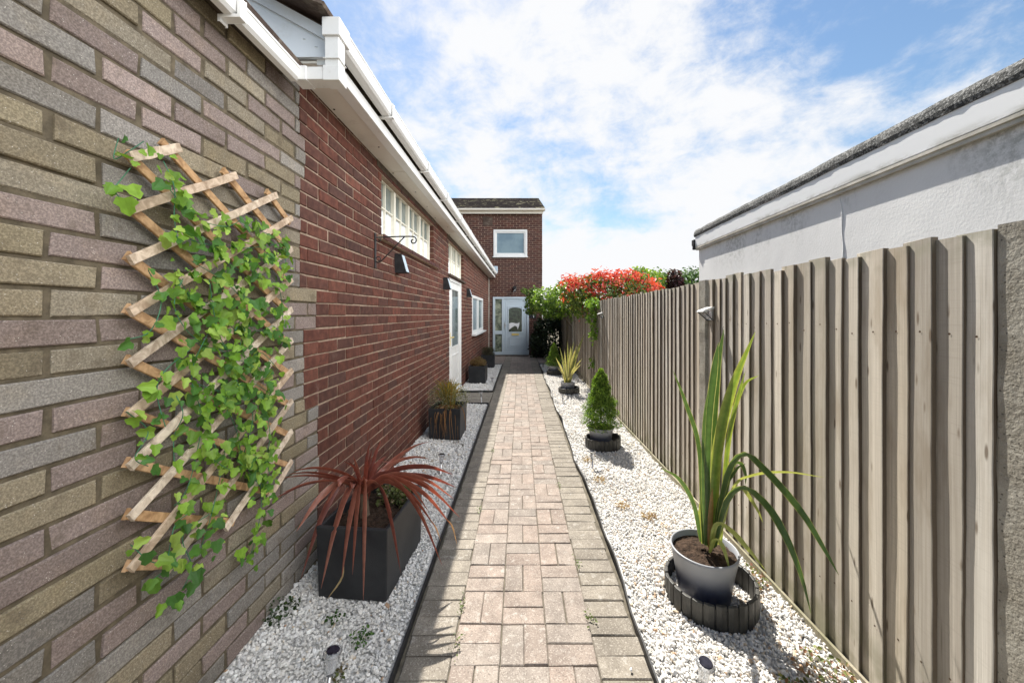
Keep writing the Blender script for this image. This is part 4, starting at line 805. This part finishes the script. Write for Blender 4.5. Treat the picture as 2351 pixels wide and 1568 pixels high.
for (tx, ty, w, Yt) in ((1342, 766, .060, 6.7), (1338, 822, .035, 6.5), (1303, 783, .03, 6.8), (1318, 782, .034, 6.9), (1296, 803, .03, 6.75), (1285, 797, .03, 6.9), (1276, 821, .035, 6.6), (1281, 845, .025, 6.5), (1328, 800, .035, 6.9), (1335, 835, .03, 6.4), (1310, 795, .03, 6.6), (1290, 830, .025, 6.6), (1325, 790, .04, 6.75)):
    b0 = org+np.array([rg.normal(0, .02), rg.normal(0, .02), .17]); tip = P(tx, ty, Yt); mid = (b0*.5+tip*.5); mid[0] = b0[0]+(tip[0]-b0[0])*.40; mid[2] += .02
    strap(mb, [b0-org, mid-org, tip-org], w, yc if rg.random() < .6 else yo, 12, None, .25)
mb.build('foliage', M['strap'], t, True)

# ------------------------------------------------------------------ black planters on the left
def planter(x, y, w, d, h, rz, name, label, group='black square planters by the wall'):
    t = empty(name, (x, y, .010), rz, label, 'potted plant', group); m_ = MB(); tp = .008; wt = .022
    o = [(-w/2, -d/2), (w/2, -d/2), (w/2, d/2), (-w/2, d/2)]; V = []
    for z, k in ((0, -tp), (h, 0)): V += [(px+(k if px < 0 else -k)*-1, py+(k if py < 0 else -k)*-1, z) for px, py in o]
    V += [(px-math.copysign(wt, px), py-math.copysign(wt, py), h) for px, py in o]+[(px-math.copysign(wt, px), py-math.copysign(wt, py), h-.09) for px, py in o]
    F = [(0, 3, 2, 1)]+[(i, (i+1) % 4, 4+(i+1) % 4, 4+i) for i in range(4)]+[(4+i, 4+(i+1) % 4, 8+(i+1) % 4, 8+i) for i in range(4)]+[(8+i, 8+(i+1) % 4, 12+(i+1) % 4, 12+i) for i in range(4)]
    m_.add(V, F); m_.build('planter', M['planter'], t, bevel=.006)
    s_ = MB(); rg = np.random.default_rng(int(y*100)); nx, ny = 14, 14; a, b = w/2-wt-.001, d/2-wt-.001; gx, gy = np.meshgrid(np.linspace(-a, a, nx), np.linspace(-b, b, ny)); V = np.stack([gx, gy, h-.05+rg.normal(0, .006, gx.shape)], -1).reshape(-1, 3)
    i = np.arange((ny-1)*(nx-1)); r_, c = i//(nx-1), i % (nx-1); q = r_*nx+c; s_.add(V, np.stack([q, q+1, q+nx+1, q+nx], 1)); s_.build('soil', M['soil'], t, True)
    return t
CX, CY, CRZ = -.828, 2.105, R(-5)
t = planter(CX, CY, .375, .50, .365, CRZ, 'potted_cordyline', 'spiky red-bronze cordyline in the largest black planter below the trellis')
ci, si_ = math.cos(-CRZ), math.sin(-CRZ)
def loc_c(p):
    d = np.array(p)-np.array([CX, CY, .010]); return np.array([ci*d[0]-si_*d[1], si_*d[0]+ci*d[1], d[2]])
mb = MB(); rg = np.random.default_rng(90); cb = P(835, 1128, 2.07)
TIPS = [(988, 1013, 2.45), (988, 1054, 2.35), (1040, 1089, 2.12), (1042, 1145, 1.98), (1056, 1188, 1.90), (1038, 1208, 1.86), (1046, 1118, 2.05), (1035, 1165, 2.12), (1015, 1297, 1.86), (1000, 1210, 1.9), (920, 1315, 1.74), (834, 1380, 1.74), (809, 1319, 1.76), (784, 1328, 1.77), (691, 1326, 1.82), (737, 1351, 1.78),
        (671, 1081, 1.80), (646, 1097, 1.76), (626, 1147, 1.71), (680, 1220, 1.80), (750, 1156, 1.80), (811, 1047, 2.2), (861, 1056, 2.2), (900, 1180, 1.85), (660, 1088, 1.79), (650, 1130, 1.74), (960, 1140, 2.1), (985, 1175, 2.0), (760, 1250, 1.8), (910, 1080, 2.35)]
for k, (x, y, Yt) in enumerate(TIPS):
    tip = P(x, y, Yt); b0 = cb+rg.normal(0, .012, 3)*np.array([1, 1, .4]); d = tip-b0; hl = np.linalg.norm(d[:2]); drop = -d[2]
    up = .07+.05*rg.random()+max(0, drop)*.22; p1 = b0+np.array([d[0]*.33, d[1]*.33, d[2]*.15+up*.9]); p2 = b0+np.array([d[0]*.70, d[1]*.70, d[2]*.55+up*.75])
    if y < 1060 and abs(x-835) < 60: p1 = b0+d*.35; p2 = b0+d*.7
    c0 = np.array([(.25, .088, .060), (.29, .108, .075), (.18, .062, .048), (.33, .14, .10)][k % 4]); ed = c0*1.4+np.array([.04, .03, .025])
    strap(mb, [loc_c(b0), loc_c(p1), loc_c(p2), loc_c(tip)], .029+.008*rg.random(), (ed, c0, c0*.9, c0, ed), 16, None, .32)
    if k % 4 == 1 and y > 1140:
        tt = tip-np.array([rg.normal(0, .02), .02, .05+.05*rg.random()]); strap(mb, [loc_c(p2*.25+tip*.75), loc_c(tip), loc_c(tt)], .009, ((.42, .32, .16),)*5, 8, None, .2)
for k in range(9):   # inner upright spears
    a = rg.random()*6.28; l = .16+.16*rg.random(); d = np.array([math.cos(a)*.45, math.sin(a)*.45, 1]); d /= np.linalg.norm(d); b0 = cb+rg.normal(0, .01, 3); c0 = np.array((.18, .055, .04))*(1+rg.normal(0, .15))
    strap(mb, [loc_c(b0-np.array([0, 0, .06])), loc_c(b0+d*l*.6), loc_c(b0+d*l*(1)+np.array([d[0]*.08, d[1]*.08, -.01]))], .022, (c0*1.5, c0, c0, c0, c0*1.5), 10, None, .3)
mb.build('foliage', M['redstrap'], t, True)
m_ = MB(); c0 = loc_c(cb); m_.tube([(c0[0]*.9, c0[1]*.9, .30), (c0[0], c0[1], c0[2]-.06), (c0[0], c0[1], c0[2]+.01)], [.028, .026, .018], 10); m_.build('stem', M['bark'], t, True)
mb = MB(); n = 420; rg = np.random.default_rng(91); pts = np.stack([rg.uniform(-.02, .16, n), rg.uniform(.06, .22, n), rg.uniform(.31, .40, n)], 1); G = np.array([(.10, .12, .04), (.14, .17, .05), (.20, .16, .09), (.08, .10, .03)])
leaves(mb, pts, np.array([0, -.3, 1])+rg.normal(0, .6, (n, 3)), rg.uniform(.015, .035, n), G[rg.integers(4, size=n)], rg, 'oval'); mb.build('underplanting', M['leaf'], t)

def wispy(t, h, seed, n_blade, spread, rise, cols, hang=0, fluff=0, fcols=None, hcol=(.30, .16, .07), fr=.2, fz=.12, fsz=(.008, .016)):
    rg = np.random.default_rng(seed); mb = MB()
    for k in range(n_blade):
        a = rg.random()*6.28; l = spread*(.4+.6*rg.random()); up = rise*(.5+.6*rg.random()); b0 = np.array([rg.normal(0, .03), rg.normal(0, .03), h-.05]); d = np.array([math.cos(a), math.sin(a), 0]); c = np.array(cols[rg.integers(len(cols))])*(1+rg.normal(0, .12))
        strap(mb, [b0, b0+d*l*.4+np.array([0, 0, up*.75]), b0+d*l+np.array([0, 0, up])], .008+.004*rg.random(), (c,)*5, 8, None, .2)
    for k in range(hang):
        a = -1.75+rg.normal(0, .6); b0 = np.array([.03+rg.normal(0, .03), rg.normal(0, .03), h-.03]); d = np.array([math.cos(a), math.sin(a), 0]); r_ = .20+.03*rg.random(); dr = .12+.22*rg.random(); c = np.array(hcol)*(1+rg.normal(0, .2))
        strap(mb, [b0, b0+d*r_*.55+np.array([0, 0, .05]), b0+d*r_+np.array([0, 0, -.05]), b0+d*(r_+.02)+np.array([rg.normal(0, .03), 0, -.05-dr])], .008, (c,)*5, 10, None, .2)
    mb.build('foliage', M['strap'], t, True)
    if fluff:
        mb = MB(); n = fluff; a = rg.random(n)*6.28; r_ = fr*np.sqrt(rg.random(n)); z = h-.02+fz*rg.random(n)*(1.3-r_/fr*.7)+.02; pts = np.stack([r_*np.cos(a), r_*np.sin(a), z], 1); fc = np.array(fcols)
        leaves(mb, pts, rg.normal(0, 1, (n, 3)), rg.uniform(*fsz, n), fc[rg.integers(len(fc), size=n)]*(1+rg.normal(0, .12, (n, 1))), rg, 'long'); mb.build('leaf_mass', M['leaf'], t)
t = planter(-.862, 4.415, .375, .375, .355, R(-3), 'potted_grass', 'wispy olive grass with hanging brown blades in the second black planter'); wispy(t, .355, 100, 130, .22, .33, [(.34, .27, .06), (.42, .32, .07), (.22, .22, .08), (.28, .26, .10), (.36, .22, .06)], 26, 1500, [(.17, .19, .12), (.22, .23, .14), (.13, .15, .08), (.30, .27, .14)], (.34, .18, .08), .25, .27, (.012, .028))
t = planter(-.895, 7.83, .36, .36, .36, R(-2), 'potted_shrub', 'low brownish shrub in the third black planter past the side door'); wispy(t, .36, 101, 10, .12, .12, [(.2, .15, .06)], 0, 1500, [(.22, .13, .05), (.16, .10, .045), (.12, .11, .04), (.27, .17, .06)], fr=.17, fz=.16, fsz=(.016, .035))
t = planter(-.88, 10.05, .36, .36, .34, 0, 'potted_shrub', 'dark grassy plant in the farthest black planter beside the front door'); wispy(t, .34, 102, 60, .24, .26, [(.05, .065, .03), (.08, .08, .035), (.10, .07, .04)], 0, 900, [(.05, .06, .03), (.08, .07, .035)], fr=.18, fz=.2, fsz=(.02, .04))

# ------------------------------------------------------------------ solar stake lights
def stake_light(x, y, h, label, lean=(0, 0)):
    r_ = empty('solar_stake_light', (x, y, .0), 0, label, 'garden light', 'solar stake lights in the gravel'); r_.rotation_euler = (lean[0], lean[1], 0)
    m_ = MB(); m_.tube([(0, 0, -.02), (0, 0, h-.075)], .0075, 10); m_.build('stake', M['steel'], r_, True)
    m_ = MB(); m_.lathe([(0, h-.078), (.014, h-.078), (.018, h-.06), (.020, h-.022), (.020, h-.012), (.031, h-.008), (.033, h-.002), (.029, h+.003), (.0, h+.003)], 20); m_.build('lens', M['clear'], r_, True)
    m_ = MB(); m_.lathe([(0, h+.006), (.0215, h+.006), (.0235, h+.0035)], 20); m_.build('solar_panel', M['solar'], r_)
    return r_
def sl(x, y, z, label, lean=(0, 0)):
    Y = F_PX*(CAM_Z-z)/(y-VPY); X = (x-VPX)*Y/F_PX; stake_light(X, Y, z, label, lean)
sl(747, 1505, .20, 'clear solar stake light at the bottom left below the planter', (R(-6), R(5))); sl(1605, 1504, .20, 'clear solar stake light at the bottom right before the flax pot', (R(8), R(3)))
sl(1011, 1043, .19, 'clear solar stake light in shade between the first two planters', (0, R(4))); sl(1360, 1036, .17, 'clear solar stake light in front of the nearer conifer')
sl(1106, 900, .18, 'clear solar stake light at the corner of the door spur', (0, R(-5))); sl(1292, 905, .15, 'tiny solar stake light below the yellow flax ring', (R(4), 0))
sl(1130, 868, .13, 'tiny solar stake light before the third black planter'); sl(1247, 836, .15, 'tiny solar stake light left of the far conifer')

# ------------------------------------------------------------------ weeds
def weed(x, y, r_, seed, pal, label, n=60, hgt_=.03, sz=(.010, .022)):
    rg = np.random.default_rng(seed); mb = MB(); a = rg.random(n)*6.28; q = r_*np.sqrt(rg.random(n)); pts = np.stack([q*np.cos(a), q*np.sin(a), .012+hgt_*rg.random(n)], 1); pal = np.array(pal)
    leaves(mb, pts, np.array([0, 0, .8])+rg.normal(0, .6, (n, 3)), rg.uniform(*sz, n), pal[rg.integers(len(pal), size=n)]*(1+rg.normal(0, .15, (n, 1))), rg, 'oval'); o = mb.build('weed', M['leaf']); o.location = (x, y, .012); tag(o, label, 'weed', 'small weeds in the gravel')
GRN = [(.06, .13, .03), (.09, .17, .04), (.05, .10, .03)]; SED = [(.24, .12, .07), (.16, .19, .07), (.30, .20, .11), (.22, .24, .10), (.30, .15, .11)]; DRY = [(.36, .24, .13), (.30, .20, .11), (.42, .30, .18)]
weed(-.86, 1.72, .035, 110, GRN, 'small green weed in front of the cordyline planter', 30, .04); weed(-.70, 1.62, .05, 111, GRN, 'larger flat green weed right of the planter front', 45, .02); weed(-.72, 1.45, .03, 112, [(.14, .11, .05), (.10, .12, .04)], 'brownish weed beside the bottom left stake light', 25, .02)
weed(-1.13, 1.75, .07, 113, [(.03, .06, .02), (.05, .08, .025)], 'dark mossy weed at the foot of the buff wall behind', 120, .05); weed(-1.15, 1.32, .06, 114, [(.04, .08, .02), (.06, .10, .03)], 'dark mossy weed against the wall at the lower left', 110, .05)
weed(1.24, 1.98, .08, 115, SED, 'red and green sedum clump against the fence beyond the flax pot', 130, .04); weed(1.21, 1.48, .10, 116, SED, 'red and green sedum clump at the fence foot near the bottom right', 120, .03); weed(1.05, 1.38, .07, 117, [(.10, .14, .05), (.2, .2, .08), (.24, .12, .06)], 'olive sedum patch in the flax pot shadow', 120, .025)
weed(.76, 2.75, .05, 118, DRY, 'dry brown tuft by the path halfway to the nearer conifer', 50, .02); weed(.90, 2.6, .05, 119, DRY, 'dry brown tuft beside the fence side of its twin', 60, .02); weed(.68, 3.18, .06, 120, DRY, 'dry tuft close to the path edging before the conifer', 60, .015); weed(.66, 3.62, .05, 121, DRY, 'dry tuft near the conifer stake light', 40, .015)
weed(.72, 1.33, .035, 122, [(.12, .22, .06), (.16, .28, .08)], 'pale green weed at the bottom beside the right stake light', 24, .02)
for k, (x, y) in enumerate(((-.29, 1.83), (-.30, 2.72), (-.29, 3.9), (.33, 1.75), (.33, 2.15), (-.28, 1.62), (.325, 3.1))):
    rg = np.random.default_rng(130+k); mb = MB(); n = 22; pts = np.stack([rg.normal(0, .010, n), rg.normal(0, .03, n), .006+.010*rg.random(n)], 1); leaves(mb, pts, np.array([0, 0, 1])+rg.normal(0, .5, (n, 3)), rg.uniform(.006, .014, n), np.tile((.14, .19, .06), (n, 1))*(1+rg.normal(0, .2, (n, 1))), rg); o = mb.build('weed', M['leaf']); o.location = (x, y, 0)
    tag(o, 'tiny green seedling growing in a joint of the block paving', 'weed', 'seedlings in the paving joints')

# ------------------------------------------------------------------ shrubs
def shrub(name, label, cat, blobs, n, size, pal, seed, shape='oval', gloss=True, group=None, toppal=None, stems=(), stemr=.02, topfrac=.45, loc=None):
    """blobs: (x, y, z, rx, ry, rz, weight)"""
    rg = np.random.default_rng(seed); t = empty(name, loc or (blobs[0][0], blobs[0][1], 0), 0, label, cat, group); o = np.array(t.location); mb = MB(); B_ = np.array(blobs, float); w = B_[:, 6]/B_[:, 6].sum(); k = rg.choice(len(B_), n, p=w)
    d = rg.normal(0, 1, (n, 3)); d /= np.linalg.norm(d, axis=1)[:, None]; rr_ = np.cbrt(rg.uniform(.25, 1.12, n)); lum = 1+.16*np.sin(d[:, 0]*7+k*2)*np.sin(d[:, 2]*6+k)+.12*np.sin(d[:, 1]*11+d[:, 0]*5)
    pts = B_[k, :3]+d*B_[k, 3:6]*(rr_*lum)[:, None]; pal = np.array(pal); c = pal[rg.integers(len(pal), size=n)]
    if toppal is not None:
        tp = np.array(toppal); isn = (d[:, 2]*rr_+rg.normal(0, .12, n)+.55*np.sin(pts[:, 0]*9+pts[:, 2]*6)*np.sin(pts[:, 2]*13+pts[:, 1]*4+pts[:, 0]*3) > topfrac) & (B_[k, 6] < 900); isn &= True; c[isn] = tp[rg.integers(len(tp), size=isn.sum())]
    c = c*(1+rg.normal(0, .13, (n, 1))); nr = d*.7+np.array([0, 0, .5])+rg.normal(0, .55, (n, 3)); leaves(mb, pts-o, nr, size*np.exp(rg.normal(0, .22, n)), np.clip(c, .008, .8), rg, shape); mb.build('crown', M['glossleaf'] if gloss else M['leaf'], t)
    s_ = MB()
    for st_ in stems: s_.tube(np.array(st_, float)-o, np.linspace(stemr, stemr*.3, len(st_)), 7)
    if stems: s_.build('trunk', M['bark'], t, True)
    return t
PH = [(.07, .12, .025), (.10, .16, .03), (.05, .09, .02), (.16, .19, .04)]; PHR = [(.52, .055, .040), (.58, .085, .058), (.45, .045, .045), (.58, .12, .07), (.50, .07, .06)]
shrub('red_shrub', 'shrub with bright red young leaves rising over the fence', 'shrub', [(1.60, 7.0, 1.94, .46, .55, .32, 5), (2.10, 7.1, 1.96, .42, .5, .28, 5), (2.45, 7.2, 1.86, .30, .4, .26, 3), (1.22, 7.3, 1.86, .34, .5, .38, 3.5), (1.85, 7.0, 1.55, .65, .5, .42, 4), (1.7, 6.9, 2.09, .55, .4, .15, 2.5), (1.0, 7.6, 2.02, .22, .3, .24, 1.2), (1.12, 8.0, 1.78, .26, .4, .24, 2)],
      5200, .082, PH, 200, 'long', True, None, PHR, [[(1.85, 7.1, 0), (1.8, 7.1, .8), (1.65, 7.05, 1.6), (1.5, 7.1, 2.1)], [(1.9, 7.1, .5), (2.1, 7.1, 1.3), (2.3, 7.1, 1.95)]], .03, .05)
shrub('green_shrub', 'loose green shrub overhanging the fence end towards the front door', 'shrub', [(1.15, 9.6, 1.92, .50, .6, .34, 5), (.72, 10.3, 1.80, .42, .5, .36, 5), (.95, 10.0, 1.60, .46, .5, .28, 3), (1.35, 8.2, 1.72, .22, .8, .30, 4), (.40, 10.8, 1.95, .26, .3, .26, 2), (1.35, 9.0, 2.05, .35, .4, .26, 3), (.34, 10.9, 1.62, .22, .25, .20, 1.2), (1.5, 9.2, 1.6, .3, .8, .4, 2), (.12, 10.9, 2.12, .10, .1, .08, .25)],
      6000, .066, [(.17, .28, .04), (.22, .34, .06), (.12, .20, .035), (.28, .38, .09), (.08, .14, .035)], 210, 'oval', True, None, None, [[(1.6, 9.7, 0), (1.55, 9.7, 1.0), (1.3, 9.7, 1.7), (.8, 10.2, 1.8), (.12, 10.9, 2.1)], [(1.5, 9.7, .9), (1.1, 10.0, 1.5), (.5, 10.7, 1.6), (.2, 10.95, 1.62)]], .025)
shrub('hanging_vine', 'light green climber spilling down the fence beside the farther post', 'climber', [(1.27, 6.45, 1.62, .12, .28, .10, 3), (1.27, 6.55, 1.38, .08, .16, .18, 2), (1.28, 6.42, 1.12, .07, .10, .16, 1.3), (1.30, 6.9, 1.65, .12, .3, .10, 2), (1.30, 6.75, .55, .05, .12, .10, .5)],
      420, .062, [(.16, .28, .03), (.20, .33, .045), (.12, .22, .03)], 220, 'oval', True, None, None, [[(1.33, 6.5, 1.7), (1.31, 6.5, 1.3), (1.32, 6.5, 1.0), (1.325, 6.6, .7), (1.325, 6.7, .5)]], .006)
shrub('hedge', 'clipped dark green hedge behind the fence at the garage corner', 'hedge', [(5.9, 12.6, 2.32, .9, .8, .62, 4), (5.0, 12.4, 2.27, .7, .7, .60, 3), (4.4, 12.8, 2.36, .7, .8, .62, 3), (5.2, 12.6, 1.1, 1.6, .8, .7, 3)], 6000, .10, [(.045, .095, .02), (.06, .12, .025), (.035, .07, .018), (.08, .15, .03)], 230, 'oval', False)
shrub('purple_shrub', 'dark purple-leaved shrub set in the hedge behind the fence', 'shrub', [(4.80, 11.5, 2.42, .24, .3, .38, 3), (4.75, 11.5, 1.5, .4, .4, .5, 2)], 1500, .085, [(.045, .018, .022), (.07, .022, .028), (.03, .014, .016)], 231, 'oval', False)
shrub('golden_shrub', 'pale yellow-green shrub peeping above the red shrub', 'shrub', [(3.7, 11.2, 2.42, .5, .5, .40, 3), (3.6, 11.2, 1.5, .5, .5, .6, 2), (4.2, 11.6, 2.42, .35, .4, .40, 1)], 2200, .085, [(.17, .26, .04), (.22, .30, .05), (.12, .2, .035)], 232, 'oval', False)
shrub('dark_shrub', 'dense dark evergreen in deep shade right of the front door', 'shrub', [(.62, 12.45, .45, .30, .35, .5, 3), (1.0, 12.1, .6, .36, .5, .65, 3), (.72, 12.4, 1.0, .26, .3, .30, 1.5), (1.08, 12.2, 1.25, .28, .4, .45, 3)], 6000, .065, [(.018, .035, .014), (.03, .05, .02)], 233, 'oval', True)
